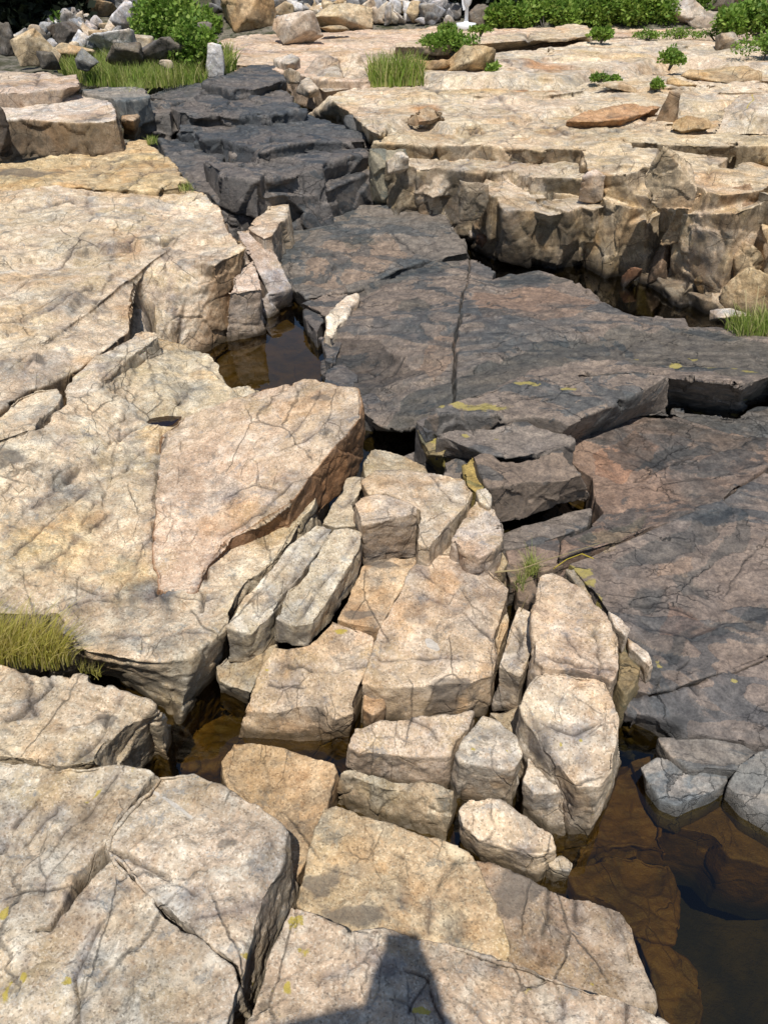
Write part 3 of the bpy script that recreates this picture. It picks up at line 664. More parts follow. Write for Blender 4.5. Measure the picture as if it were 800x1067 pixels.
rock('granite_cobble', 'small grey cobble squeezed under the rough pinkish lump', 'rock', 'g', [(452,566),(464,556),(474,566),(470,578),(455,577)], z=.2, zb=0., tint=(.8,.76,.7), S=.5)
rock('granite_cobble', 'small tan cobble at the right foot of the rough pinkish lump', 'rock', 'g', [(508,579),(522,573),(528,586),(523,596),(512,590)], z=.19, zb=0., tint=(1,.9,.7), S=.5)
rock('granite_cobble', 'pale chip standing upright behind the rough pinkish lump', 'rock', 'g', [(497,511),(506,507),(512,517),(510,527),(499,522)], z=.31, zb=.02, tint=PALE, S=.5)

# ------------------------------------------------------------------ right hand granite pair and columns
rock(GB, 'pink topped granite block, upper one of the tall pair beside the dark slab', 'rock', 'g',
     [(563,600),(575,594),(590,604),(605,614),(619,628),(632,642),(643,660),(645,682),(644,701),(637,708),(626,702),(600,697),(565,694),(557,686),(556,660),(556,632)], z=.31, zb=0., tint=(1.14,1.05,.98), flare=.02,
     cracks=[(2,.010,[(603,613),(620,660),(626,700)]),(2,.010,[(575,680),(605,688),(640,695)]),(1.8,.008,[(562,640),(585,655),(605,680)])], S=.6)
rock(GB, 'tall cream granite block, lower one of the pair, standing in the brown pool', 'rock', 'g',
     [(558,702),(575,698),(605,703),(630,710),(640,730),(645,748),(645,768,.26,645,792),(638,800,.25,633,832),(625,820,.22,614,872),(600,820,.215,592,870),(582,800,.22,570,850),(563,772,.24),(546,752,.25),(542,736,.26),(550,716,.28)], z=.29, zb=0., tint=(1.18,1.13,1.05),
     cracks=[(3.5,.018,[(556,735),(562,755),(580,785),(600,812)]),(2.4,.010,[(572,750),(600,757),(632,748)]),(2,.01,[(558,705),(556,735)])], marks=[('lichen',605,770,4,5),('lichen',584,776,4,5)], S=.6)
rock(GB, 'small grey stained granite corner piece at the foot of the tall cream block', 'rock', 'g',
     [(545,813,.14,543,850),(553,784,.16),(566,796,.16),(576,806,.155),(591,822,.14,588,870),(572,827,.13,570,866),(556,828,.13,554,856)], zb=0., tint=(.95,.93,.9), S=.5)
rock(GB, 'narrow granite column with a dark front, between the centre slab and the tall pair', 'rock', 'g',
     [(519,694,.21,513,742),(527,664,.23),(534,645,.245),(541,631,.26),(558,639,.26),(556,675,.24),(542,706,.21,538,745),(530,700,.21,526,742)], zb=.03, tint=(1.1,1.05,1.0), flare=.02, cracks=[(2,.01,[(545,650),(549,670),(540,695)])], S=.5)
rock('granite_sliver', 'thin upright sliver of granite at the right edge of the centre slab', 'rock', 'g', [(515,662),(523,644),(529,635),(530,650),(525,664),(519,680)], z=.2, zb=0., tint=(.95,.86,.72), S=.5)
rock(GB, 'low shaded filler stone at the foot of the narrow granite column', 'rock', 'g', [(509,742),(526,744),(540,738),(541,752),(535,766),(522,756)], z=.08, zb=-.1, tint=(.8,.76,.68), S=.5)
rock(GB, 'wide pinkish granite block with a rounded front, below the centre slab', 'rock', 'g',
     [(363,777,.14,362,804),(369,758,.15),(386,753,.15),(440,746,.155),(470,745,.155),(493,741,.155),(487,759,.15),(474,772,.14),(469,789,.12,466,824),(440,790,.12,436,822),(404,787,.125,402,815),(374,784,.13,370,807)], zb=.01, tint=(1.08,1.0,.94), cracks=[(2,.01,[(420,745),(455,765),(470,785)])], S=.55)
rock(GB, 'grey and cream granite block with yellow specks, left of the tall cream block', 'rock', 'g',
     [(474,785),(488,763),(503,745),(518,750),(531,758),(541,768),(543,788),(535,800),(520,800),(480,794)], z=.16, zb=0., tint=(1.1,1.07,1.02), marks=[('lichen',532,783,6,7),('lichen',493,782,5,4)], S=.5)
rock(GB, 'square faced grey granite cube set below the yellow specked block', 'rock', 'g',
     [(480,797,.125,478,832),(500,796),(520,798),(535,802,.12,535,842),(534,808,.12,533,845),(508,808,.12,506,838),(482,804,.12,480,834)], z=.125, zb=.0, tint=(.92,.88,.83), S=.5, facet=.2)
rock(GB, 'long rough fronted granite strip below the wide pinkish block', 'rock', 'g',
     [(354,803,.11,350,838),(372,801),(409,814),(449,817),(472,824,.11,474,842),(470,834,.10,465,876),(445,826,.105,440,868),(405,823,.105,402,858),(366,810,.105,362,845)], z=.11, zb=.0, tint=(.98,.93,.80), S=.5, facet=.7)
rock(GB, 'cream granite wedge with a layered split edge, overhanging the brown pool', 'rock', 'g',
     [(477,845,.12,478,872),(487,831),(510,833),(530,838),(550,852),(574,868,.12,580,896),(579,884,.105,578,902),(560,892,.095,560,914),(520,882,.10,518,900),(498,875,.105,498,893),(482,862,.11,483,880)], z=.13, zb=.02, tint=(1.12,1.05,.94),
     cracks=[(2.5,.012,[(500,880),(530,889),(575,892)])], S=.5)
rock('granite_sliver', 'little pale stone poking out over the pool from under the layered wedge', 'rock', 'g', [(566,897),(584,890),(596,899),(594,906),(578,906)], z=.06, zb=0., tint=(.9,.87,.8), S=.5)
rock(GB, 'brown granite block in the dark channel, partly shaded by the block on its left', 'rock', 'g',
     [(231,793,.08),(243,773,.09),(270,774),(300,781),(348,794,.11),(352,803),(341,837),(326,874),(319,895),(303,926,.08),(288,905),(268,845),(240,818)], z=.10, zb=-.15, tint=(.92,.76,.56), flake=.3, S=.6)
rock(GB, 'five sided tan granite block at the bottom centre with a dark stained lower edge', 'rock', 'g',
     [(338,841),(350,839),(378,852),(426,865),(464,877),(490,888),(497,902),(512,935),(531,985),(532,1005),(500,1010),(440,1000),(400,990),(365,980),(340,965),(311,943),(318,903),(326,872)], z=.135, zb=-.12, tint=(1.0,.92,.74),
     cracks=[(1.8,.005,[(323,896),(365,921),(416,944)]),(2.2,.008,[(463,912),(460,925),(447,945),(440,980)])], marks=[('stain',335,925,26,20,30),('stain',372,955,34,14),('lichen',396,961,7,6),('lichen',388,978,5,4)], S=.6)
rock(GB, 'long granite block across the bottom edge carrying the photographer shadow', 'rock', 'g',
     [(303,944),(330,953),(365,971),(400,969),(440,978),(500,992),(548,1003),(580,1017),(646,1040),(690,1062),(720,1085),(720,1160),(240,1160),(257,1067)], z=.28, zb=-.15, tint=(1.0,.95,.86), flare=.04,
     cracks=[(2.4,.010,[(366,972),(392,1002),(420,1012),(449,1023),(466,1070)]),(2,.008,[(341,1015),(370,1012),(395,1002)]),(2.4,.010,[(578,1016),(582,1050),(580,1090)]),(2.4,.010,[(647,1040),(648,1090)]),(1.8,.006,[(452,1010),(446,1030),(430,1060)])],
     marks=[('lichen',308,962,13,14,20),('lichen',318,990,10,12,30),('lichen',300,1030,8,14),('lichen',440,1056,20,6)], S=.6)
rock(GB, 'dark grey granite block with a pale right end, dipping into the pool at bottom centre', 'rock', 'g',
     [(496,898),(515,904),(550,917),(568,926),(600,935),(619,938),(646,948),(659,965),(668,995),(676,1020),(681,1046),(670,1066),(640,1068),(600,1050),(560,1035),(520,1020),(500,960)], z=.09, zb=-.12, tint=(.66,.61,.57),
     cracks=[(2.6,.010,[(568,927),(566,959),(561,1003)]),(2,.008,[(595,933),(593,960)]),(2,.006,[(622,942),(639,969),(653,1004)])], marks=[('stain',530,935,36,40),('lichen',616,1027,5,5)], S=.6)
# granite slivers beside the dark slab
rock('granite_sliver', 'jagged grey shard along the upper right of the pink topped block', 'rock', 'g', [(590,593),(598,592),(606,604),(618,620),(616,627),(604,614)], z=.27, zb=0., tint=(.85,.78,.66), S=.5)
rock('granite_sliver', 'pale shard lying against the dark slab, middle of the three', 'rock', 'g', [(634,636),(644,643),(656,655),(652,663),(640,652)], z=.24, zb=0., tint=PALE, S=.5)
rock('granite_sliver', 'whitish shard at the tip of the dark slab, lowest of the three', 'rock', 'g', [(653,662),(664,668),(676,678),(682,690),(677,695),(668,684),(656,674)], z=.2, zb=0., tint=PALE, S=.5)
rock(BB, 'olive brown stained stone wedged between the pink topped block and the dark slab', 'rock', 'b', [(646,665),(656,675),(668,690),(664,705),(652,722),(645,712)], z=.16, zb=-.1, tint=(1.5,1.3,.8), S=.5)
for k, (pts, lb) in enumerate([([(522,585),(540,577),(552,588),(545,604),(532,606)], 'dark angular stone in the grassy gap, nearest the centre slab'),
                              ([(535,565),(560,560),(580,572),(586,588),(565,594),(548,582)], 'flat rusty stone at the head of the grassy gap'),
                              ([(538,606),(552,600),(558,612),(550,628),(540,624)], 'dark damp stone at the bottom of the grassy gap')]):
    rock(BB, lb, 'rock', 'b', pts, z=.12, zb=-.1, tint=(1.1,.95,.8), S=.5)
# submerged shelf in the pool
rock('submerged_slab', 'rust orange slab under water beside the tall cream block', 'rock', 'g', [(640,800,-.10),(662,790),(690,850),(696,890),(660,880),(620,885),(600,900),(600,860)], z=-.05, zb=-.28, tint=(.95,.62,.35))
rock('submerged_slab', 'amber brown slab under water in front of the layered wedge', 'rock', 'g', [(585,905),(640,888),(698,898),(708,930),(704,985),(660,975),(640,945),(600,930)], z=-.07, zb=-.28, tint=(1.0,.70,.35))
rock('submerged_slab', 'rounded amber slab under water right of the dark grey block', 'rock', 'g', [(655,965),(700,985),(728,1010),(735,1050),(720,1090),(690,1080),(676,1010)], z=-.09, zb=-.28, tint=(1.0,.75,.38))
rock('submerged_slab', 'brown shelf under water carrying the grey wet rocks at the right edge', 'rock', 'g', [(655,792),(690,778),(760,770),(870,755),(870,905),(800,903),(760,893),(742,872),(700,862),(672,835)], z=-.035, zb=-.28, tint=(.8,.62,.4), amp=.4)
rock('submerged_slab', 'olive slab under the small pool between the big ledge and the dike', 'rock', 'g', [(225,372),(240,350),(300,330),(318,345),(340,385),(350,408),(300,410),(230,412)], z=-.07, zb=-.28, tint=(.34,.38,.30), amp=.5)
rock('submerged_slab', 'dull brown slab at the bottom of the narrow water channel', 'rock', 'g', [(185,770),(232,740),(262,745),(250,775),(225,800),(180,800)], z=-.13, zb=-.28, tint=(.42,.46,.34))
# ------------------------------------------------------------------ dark basalt dike
GRY = (1., 1., 1.); RUST = (1.2, 1.05, .98); DK = (.74, .77, .82); BLU = (.95, 1., 1.08)
rock(BS, 'great dark slab at right with purple brown and slate patches', 'rock', 'b',
     [(590,585,.145),(620,575,.15),(651,563,.155),(684,549,.16),(720,534,.165),(756,518,.17),(775,505,.17),(800,490,.17),(870,465,.17),(870,655,.16),(800,685,.14),(757,701,.135),(712,715,.125,715,735),(680,723,.12,684,740),(655,718,.12),(652,690,.125),(648,662,.13),(631,633,.135),(612,608,.14)], zb=-.1, tint=(1.05,.98,.95), flake=1.0, smooth=1, patch=[((.62,.68,.72),[(704,600),(720,590),(745,578),(758,555),(772,530),(778,545),(770,575),(735,590),(724,602),(742,620),(720,620),(706,610)]),((.62,.68,.72),[(656,620),(672,608),(694,612),(690,624),(672,632),(660,628)]),((.62,.68,.72),[(636,585),(690,562),(740,540),(764,528),(750,560),(715,575),(690,584),(650,592)]),((.62,.68,.72),[(720,655),(760,645),(800,630),(800,655),(750,668),(720,672),(690,690),(680,680)]),((1.2,1.02,.93),[(690,660),(700,625),(730,640),(745,660),(720,668)]),((1.25,1.15,1.05),[(690,585),(725,575),(720,595),(690,598)])], steps=[(.025,.12,[(800,640),(750,655),(720,672),(690,660),(650,650)]),(.015,.1,[(770,600),(735,612),(690,605)]),(.015,.08,[(745,640),(735,628),(728,618)])], lines=[(9,2.0,[(770,508),(756,517),(720,533),(684,548),(655,561),(630,573)]),(1,2.2,[(684,548),(651,562),(625,574),(600,584)])],
     cracks=[(1.8,.006,[(660,622),(700,628),(730,640),(745,660)]),(1.8,.006,[(655,640),(690,655),(720,670)]),(1.6,.005,[(800,560),(770,590),(755,620)]),(1.8,.007,[(620,612),(660,625),(690,620)]),(1.8,.008,[(700,700),(712,690),(705,680)]),(2,.008,[(735,625),(740,645)])],
     marks=[('lichen',604,592,18,10,-25),('lichen',612,604,14,8,40),('lichen',625,620,8,8),('lichen',684,694,6,6)], S=.7)
rock(BS, 'dark faceted slab below the long black crack at the right edge, standing over the water', 'rock', 'b',
     [(680,726,.11,672,742),(712,717,.115),(757,704,.13),(800,688,.145),(870,662,.17),(870,770,.1),(830,785,.05,830,800),(800,778,.06,795,800),(770,770,.07,762,795),(745,766,.07,740,788),(712,756,.075,708,780),(680,748,.08,676,764),(652,742,.08,648,755),(655,732,.1)], zb=0., tint=(1.05,1.,1.), facet=1.2,
     cracks=[(2.2,.010,[(715,720),(745,745),(770,768)]),(2,.01,[(680,735),(720,742),(745,765)])], marks=[('lichen',764,711,8,4,-20),('stain',700,755,30,8)], S=.6)
rock(BB, 'smooth pale grey wet rock with a split down the middle, in the pool at right', 'rock', 'b',
     [(666,800,.04,668,806),(684,788,.06),(700,792,.06),(716,798,.055),(738,798,.05),(758,801,.045),(758,814,.04,757,826),(740,826,.04,738,838),(704,838,.04,704,852),(687,832,.035,686,844),(674,814,.035,673,826)], zb=0., tint=(1.75,1.8,1.82), flake=0, facet=.1, amp=.5, foot=.05, cracks=[(2,.01,[(716,798),(722,812),(726,832)])], S=.5)
rock(BB, 'tilted grey wedge between the split wet rock and the faceted slab', 'rock', 'b', [(686,768),(730,768),(775,775),(792,786),(768,803),(738,800),(717,799),(700,788)], z=.075, zb=0., foot=.05, tint=(1.5,1.45,1.38), S=.5)
rock(BB, 'smooth grey boulder sloping into the pool at the right edge', 'rock', 'b', [(757,818,.05,754,832),(770,796,.09),(790,782,.11),(870,770,.13),(870,880,.05),(830,868,.04,830,885),(800,850,.04,800,866),(775,836,.04,772,850)], zb=0., tint=(1.5,1.52,1.5), flake=0, facet=.1, amp=.6, foot=.05, S=.6)
rock(BS, 'rusty pink basalt slab, long and gently sloping, above the pale yellow line', 'rock', 'b',
     [(662,431,.155),(704,433,.155),(745,444,.16),(778,453,.165),(800,455,.17),(870,452,.17),(870,462,.175),(800,486,.18),(772,503,.18),(756,516,.18),(718,532,.175),(684,546,.17),(651,561,.165),(600,577,.155),(582,584,.15),(585,560,.15),(612,548,.15),(627,532,.155),(618,520,.155),(615,494,.155),(600,486,.155),(583,470,.155),(600,456,.155),(630,441,.155)], zb=-.05, tint=(1.22,1.0,.87), flake=1.0, smooth=1, patch=[((.62,.68,.72),[(690,432),(745,445),(800,455),(800,468),(740,470),(700,476),(660,484),(672,474),(720,460),(690,445)]),((.9,.98,.9),[(600,560),(640,545),(680,535),(660,552),(620,568)]),((1.1,.95,.85),[(620,470),(660,450),(690,465),(650,490),(620,488)])], steps=[(.035,.12,[(790,462),(745,470),(700,482),(655,497),(625,500)]),(.03,.10,[(745,520),(715,515),(690,505),(672,503)]),(.02,.1,[(690,482),(655,470),(640,450)]),(.025,.1,[(780,488),(740,496),(700,500)])], 
     cracks=[(2.6,.012,[(650,495),(680,486),(710,478),(745,468),(790,455)]),(2.4,.012,[(672,505),(680,512),(735,525),(745,518)]),(2,.01,[(625,497),(655,490)]),(2,.008,[(690,462),(712,472),(725,465)]),(2,.01,[(640,448),(660,470),(690,482)]),(2,.008,[(622,495),(640,502),(652,506)]),(1.8,.006,[(695,500),(740,497),(790,488)])],
     marks=[('stain',680,478,28,4,-10)], S=.8)
rock(BB, 'brown basalt block with a smooth front face and a black gap beneath it', 'rock', 'b',
     [(491,475,.31),(505,468),(520,480),(540,482),(567,474),(584,470),(597,484),(606,496,.29,615,518),(592,500,.29,596,526),(572,502,.29,572,533),(548,500,.29,546,541),(526,505,.29,530,544),(508,508,.29,519,546),(500,495)], z=.30, zb=.12, tint=(1.1,1.0,.9), cracks=[(2.2,.01,[(520,484),(548,500),(549,515)]),(2,.008,[(570,500),(585,525)])], S=.7, flare=-.02)
rock(BS, 'grey slab in the shadow under the brown basalt block', 'rock', 'b', [(519,556),(545,548),(590,535),(616,528),(612,546),(590,556),(560,566),(524,572)], z=.14, zb=-.1, tint=GRY, S=.6)
rock(BS, 'small rusty slab left of the great dark slab, above the grassy gap', 'rock', 'b', [(526,574),(560,567),(580,558),(586,572),(580,588),(560,590),(530,586)], z=.13, zb=-.1, tint=RUST, S=.6)
rock(BS, 'dark basalt slab streaked with bright yellow lichen along its top', 'rock', 'b',
     [(440,437,.32),(455,425),(476,417),(495,410),(530,398),(570,392),(620,390),(660,388),(696,391,.36,698,434),(664,410,.355,666,436),(628,425,.345,632,448),(596,443,.335,598,462),(580,436),(552,433),(527,433),(505,433),(475,432,.33),(455,433)], z=.35, zb=.14, tint=(1.12,1.07,1.02),
     marks=[('lichen',497,424,40,7,-8),('lichen',478,421,28,3,-12),('lichen',545,400,24,3,-25),('lichen',590,406,18,3,-8),('lichen',460,425,12,4)], cracks=[(1.6,.005,[(480,425),(540,415),(600,412)])], S=.8)
rock(BS, 'thin layered basalt ledge under the yellow streaked slab, black shadows below its lip', 'rock', 'b',
     [(454,452),(468,447),(480,446),(515,446),(545,440),(560,446),(590,452),(598,458),(586,464),(560,471),(530,477,.30,530,482),(505,474,.30,505,486),(480,464,.30,476,480),(464,456,.30,462,478)], z=.315, zb=.18, tint=GRY, marks=[('lichen',486,452,10,3),('lichen',515,456,10,2)], facet=.9, S=.6)
rock(BB, 'lumpy dark rock crusted with yellow lichen at the corner of the small pool', 'rock', 'b', [(436,446,.26,434,476),(450,442),(463,450),(468,462),(462,476,.22,460,500),(446,474,.22,440,492)], z=.25, zb=.02, tint=(1.4,1.3,.8), marks=[('lichen',456,462,10,14)], facet=1., S=.5)
rock(BB, 'black stone under the left tip of the yellow streaked slab', 'rock', 'b', [(434,438),(448,432),(458,434),(456,446),(444,450)], z=.285, zb=.02, tint=DK, S=.5)
rock(BB, 'rounded grey stone at the water line left of the lichen crusted rock', 'rock', 'b', [(422,474),(434,468),(446,472),(448,486),(436,494),(424,486)], z=.09, zb=0., tint=GRY, S=.5)
rock(BB, 'dark smooth stone between the lichen crusted rock and the granite slab', 'rock', 'b', [(462,482),(478,476),(490,480),(492,494),(478,500),(464,496)], z=.2, zb=0., tint=GRY, S=.5)
rock(BB, 'olive stained stone leaning on the left end of the brown basalt block', 'rock', 'b', [(484,482),(492,474),(502,486),(506,505),(498,516),(486,506)], z=.27, zb=.02, tint=(2.0,1.75,.7), facet=.9, S=.5)
rock(BS, 'widest brown grey basalt slab across the middle, cut by a straight black crack', 'rock', 'b',
     [(312,316,.13,322,322),(345,303,.17),(400,291,.19),(432,278,.21),(487,267,.22),(505,271,.22),(513,279,.21,516,292),(511,292,.20),(530,285,.21),(560,281,.215),(590,288,.215),(611,301,.21,616,318),(622,318,.20),(640,323,.22),(656,331,.22),(690,335,.235),(712,335,.24),(716,345,.25),(746,341,.26),(800,352,.29),(870,368,.31),(870,395,.345,870,425),(800,392,.35,800,418),(771,404,.35,772,426),(766,396,.35,766,440),(735,394,.35,735,440),(698,392,.35,700,432),(640,384,.33),(580,389,.31),(530,399,.27),(495,409,.24),(460,424,.19),(440,438,.14,438,447),(420,444,.12,418,450),(398,440,.11,394,448),(380,428,.11,376,440),(374,408,.12,370,414),(345,394,.12,342,404),(341,378,.13,338,388),(350,352,.14),(343,330,.14,338,344)], zb=0., tint=(1.04,.99,.95), flake=.9, facet=.8, smooth=1, vs=.85, patch=[((.60,.66,.68),[(440,440),(470,425),(560,392),(640,384),(800,394),(870,395),(870,368),(800,352),(745,341),(690,340),(640,347),(560,364),(480,390),(425,405),(395,432)]),((.6,.66,.68),[(410,328),(420,318),(434,313),(446,322),(454,328),(440,331),(420,331)]),((.66,.72,.74),[(520,300),(512,284),(560,281),(600,290),(575,296)]),((.66,.72,.74),[(356,304),(430,283),(486,272),(480,284),(420,297),(360,314)]),((1.22,1.1,1.0),[(425,378),(440,364),(476,355),(472,378),(450,392)]),((.55,.55,.55),[(338,352),(372,350),(410,372),(440,385),(400,392),(360,386),(340,376)]),((1.15,1.0,.9),[(560,300),(620,318),(600,335),(500,345),(490,310)])], steps=[(.06,.14,[(342,372),(380,366),(425,372)]),(.05,.14,[(346,392),(385,388),(430,392)]),(.03,.25,[(430,402),(480,388),(560,364),(640,346),(716,338)]),(.03,.2,[(345,350),(400,345),(470,350)]),(.03,.2,[(500,372),(580,352),(680,352)]),(.02,.15,[(350,300),(432,284),(488,276)]),(.025,.2,[(640,384),(700,378),(780,372)]),(.04,.12,[(375,425),(400,418),(440,425)])],
     cracks=[(1.3,.05,[(489,267),(487,285),(486,300),(482,322),(478,345),(474,368),(472,390),(470,405),(470,422)]),(2,.014,[(470,344),(540,336),(620,330),(690,335)]),(2,.012,[(400,292),(440,283),(487,287)]),(1.8,.012,[(632,388),(655,360),(672,350)]),(1.8,.01,[(716,345),(716,360)]),(2,.012,[(350,390),(390,380),(430,360),(470,350)]),(1.8,.01,[(500,372),(580,352),(660,356)]),(2.4,.02,[(345,375),(380,372),(410,385)]),(2.4,.02,[(350,400),(380,395),(420,372)]),(2,.012,[(640,385),(700,382),(800,378)])],
     marks=[('lichen',668,378,18,3),('lichen',700,383,18,3),('lichen',720,374,12,4),('lichen',745,385,34,3),('lichen',780,388,14,3),('stain',360,376,20,10),('stain',385,392,25,8)], S=1.1)
rock('quartz_rock', 'bright white angular rock at the left edge of the widest dark slab', 'rock', 'g', [(338,346),(340,330),(350,317),(362,309),(372,304),(371,312),(362,326),(354,338),(345,351)], z=.185, zb=.02, tint=(1.5,1.52,1.55), S=.6, facet=.8)
rock(BB, 'dark fractured stone filling the step below the widest slab at the right edge', 'rock', 'b', [(700,424),(740,430),(766,432),(790,420),(870,418),(870,462),(800,462),(745,452),(704,440)], z=.145, zb=-.1, tint=(.8,.8,.8), facet=.9, S=.7)
for k, (pts, z, lb) in enumerate([([(336,352),(350,346),(356,358),(350,376),(338,374)], .12, 'black broken stone below the white quartz patch at the pool edge'),
        ([(340,384),(356,378),(372,390),(368,408),(350,408),(340,398)], .12, 'dark jagged stone where the small pool turns the corner'),
        ([(372,414),(390,408),(398,420),(388,430),(374,426)], .10, 'small dark stone between the pool and the widest slab'),
        ([(318,322),(334,316),(340,330),(330,346),(320,336)], .10, 'dark stone at the right bank of the small pool by the quartz patch')]):
    rock(BB, lb, 'rock', 'b', pts, z=z, zb=0., tint=DK, S=.6, facet=.9)
rock(BS, 'slate grey basalt slab with brown patches, below the tall dark blocks', 'rock', 'b',
     [(280,242,.14,280,258),(290,232,.17),(302,226,.18),(325,222,.20),(350,214,.21),(380,213,.22),(415,213,.23),(445,214,.23),(464,219,.23),(472,231,.23),(484,246,.22,488,258),(486,264,.21,490,270),(455,269,.20),(431,276,.19),(400,289,.175),(360,301,.15),(318,312,.11,316,322),(306,302,.11,304,312),(296,280,.12,290,290),(286,258,.13,282,268)], zb=0., tint=(.95,.98,.98), flake=1.0, smooth=1, patch=[((1.35,1.18,1.05),[(325,262),(345,250),(400,240),(430,262),(400,285),(340,300),(312,290)]),((.72,.78,.8),[(355,252),(385,245),(395,252),(360,262)])], steps=[(.04,.2,[(484,247),(430,244),(385,236),(340,240)]),(.03,.2,[(486,264),(430,262),(380,268),(320,290)])],
     cracks=[(2,.012,[(345,272),(352,255),(360,240)]),(2,.012,[(400,240),(440,262),(455,269)]),(2,.012,[(360,258),(400,242),(470,236)]),(2,.012,[(385,236),(430,244),(455,258),(486,252)]),(2.2,.016,[(400,230),(418,226),(420,232)]),(1.8,.01,[(330,300),(345,280),(350,262)])], S=1.1)
# stacked blocks at the back of the dike
rock(BB, 'largest dark stacked block with a tall shaded front at the back of the dike', 'rock', 'b',
     [(226,174,.52),(250,171),(294,168),(335,152),(360,149),(380,150),(382,162,.55,380,212),(350,169,.55,352,216),(321,176,.545,322,226),(306,184,.53,308,222),(270,186),(231,186)], z=.54, zb=.16, chunks=(.42, 1), smooth=0, tint=DK, facet=.7, S=1.1, cracks=[(2,.015,[(336,155),(350,165),(382,158)]),(2.2,.02,[(290,170),(305,172),(318,180)])])
rock(BB, 'dark sloping block with a rounded left shoulder in the middle of the stack', 'rock', 'b',
     [(196,133,.56,193,146),(214,123),(240,120),(264,121),(297,121),(330,125),(366,131),(377,146,.60),(342,151,.59),(316,152),(290,158),(262,160,.56,264,170),(241,148,.57,242,160),(232,142),(215,146,.57,218,156)], z=.60, zb=.45, chunks=(.42, 1), smooth=0, tint=DK, facet=.7, S=1.1)
rock(BB, 'low wedge of dark rock lying on the shadowed foot of the sloping block', 'rock', 'b', [(238,150),(262,143),(290,140),(316,152),(300,157),(262,161),(242,160)], z=.53, zb=.40, tint=GRY, S=1.)
rock(BB, 'dark block with an angled front, second from the top of the back stack', 'rock', 'b',
     [(172,100,.70),(200,90),(230,82),(267,93),(301,103),(312,112),(305,121,.66),(280,124,.66,280,130),(264,122),(222,121,.67,222,135),(205,123,.67,206,140),(190,117,.68,190,142)], z=.68, zb=.48, chunks=(.42, 1), smooth=0, tint=DK, facet=.8, S=1.1, marks=[('lichen',206,87,3,2)])
rock(BB, 'flat topped dark block crowning the back stack', 'rock', 'b', [(214,86),(236,77),(260,70),(294,69),(298,83,.76,299,99),(285,88,.76,286,100),(262,91),(240,93)], z=.77, zb=.62, tint=DK, facet=.6, S=1.1)
rock(BB, 'dark cube with a pale cap at the left end of the back stack', 'rock', 'b', [(151,102),(170,98),(180,112,.66,190,138),(158,116,.66,158,143),(152,110,.66,152,138)], z=.68, zb=.50, chunks=(.42, 1), smooth=0, tint=GRY, facet=.7, S=1., cracks=[(2.5,.03,[(160,102),(166,116)])])
rock(BS, 'low dark rock apron sloping down in front of the back stack', 'rock', 'b', [(165,146,.5),(192,145),(222,152),(238,158),(229,174,.46),(232,186,.42),(300,188,.36),(316,206,.30),(300,218,.24),(262,232,.22),(240,238,.22),(233,222,.3),(215,200,.36),(190,190,.40),(176,168,.45)], z=.46, zb=.1, tint=DK, S=1.1, flake=1.3, cracks=[(2,.02,[(215,185),(260,200),(300,196)]),(2,.02,[(190,165),(230,176)])])
boulder('boulder', 'olive grey angular boulder leaning in the gap right of the largest dark block', 'b', 383, 168, 430, 216, .22, tint=(1.7,1.75,1.45), npt=11, depth=.9)
for a in [(455,196,476,215,.25,'pale tan stone wedged behind the olive boulder',(1.,.9,.75),'g'),(405,166,425,184,.5,'small pale stone on top of the gap behind the olive boulder',PALE,'g'),
          (488,235,512,250,.06,'flat pale stone lying at the head of the black pool',PALE,'g'),(494,250,518,262,.02,'reddish flat stone at the near edge of the black pool',(.6,.44,.38),'g'),(360,128,382,150,.5,'dark knobbly stone on the right shoulder of the back stack',GRY,'b')]:
    boulder('boulder', a[5], a[7], *a[:5], tint=a[6])

# ------------------------------------------------------------------ far left ledges
rock(GL, 'yellow brown cracked ledge with a rusty hollow, between the two pale ledges at left', 'ledge', 'g',
     [(-40,172),(0,172),(50,164),(86,153),(108,148),(130,147),(152,145),(166,158),(184,170),(187,184),(188,194),(150,197),(110,196),(60,193),(0,198),(-40,199)], z=.56, zb=.3, tint=(1.05,.92,.66), cracks=[(2,.02,[(0,182),(60,180),(110,168)]),(2,.02,[(120,175),(150,165),(165,178)]),(2,.02,[(130,195),(150,180),(184,178)]),(2,.02,[(100,185),(130,160)])], marks=[('stain',25,180,40,5)], facet=1., S=1.)
rock(GL, 'cream topped ledge with a straight grey brown front at the far left', 'ledge', 'g',
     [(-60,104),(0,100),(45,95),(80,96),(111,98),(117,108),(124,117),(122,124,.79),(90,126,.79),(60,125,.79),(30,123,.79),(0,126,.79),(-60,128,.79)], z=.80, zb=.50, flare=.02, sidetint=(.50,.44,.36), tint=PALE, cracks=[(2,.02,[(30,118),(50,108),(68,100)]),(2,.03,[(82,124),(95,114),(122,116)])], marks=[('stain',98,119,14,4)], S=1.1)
rock(GL, 'pinkish white ledge behind the cream topped one at the far left', 'ledge', 'g', [(-60,74),(0,73),(42,74),(62,78),(81,76),(84,90,.90,86,97),(60,92),(30,94),(0,96),(-60,97)], z=.90, zb=.72, tint=PINK, cracks=[(2,.02,[(40,76),(38,90)])], S=1.1)
rock(GB, 'brown upright block at the right end of the cream topped ledge', 'rock', 'g', [(126,114),(140,112),(146,120,.72,146,140),(140,126,.72,140,146),(128,124,.72,128,146)], z=.73, zb=.5, tint=BROWN, S=1.)
boulder('boulder', 'dark shaded stone closing the left end of the cream topped ledge', 'g', -14, 122, 14, 166, .56, tint=(.35,.33,.32))  # tint darkened to hold the shadow on this stone's face
rock(BS, 'flat grey slab in the grass behind the brown upright block', 'rock', 'b', [(84,92),(110,88),(150,90),(156,98),(130,106),(112,100),(88,97)], z=.83, zb=.6, tint=(1.6,1.65,1.6), S=1.)

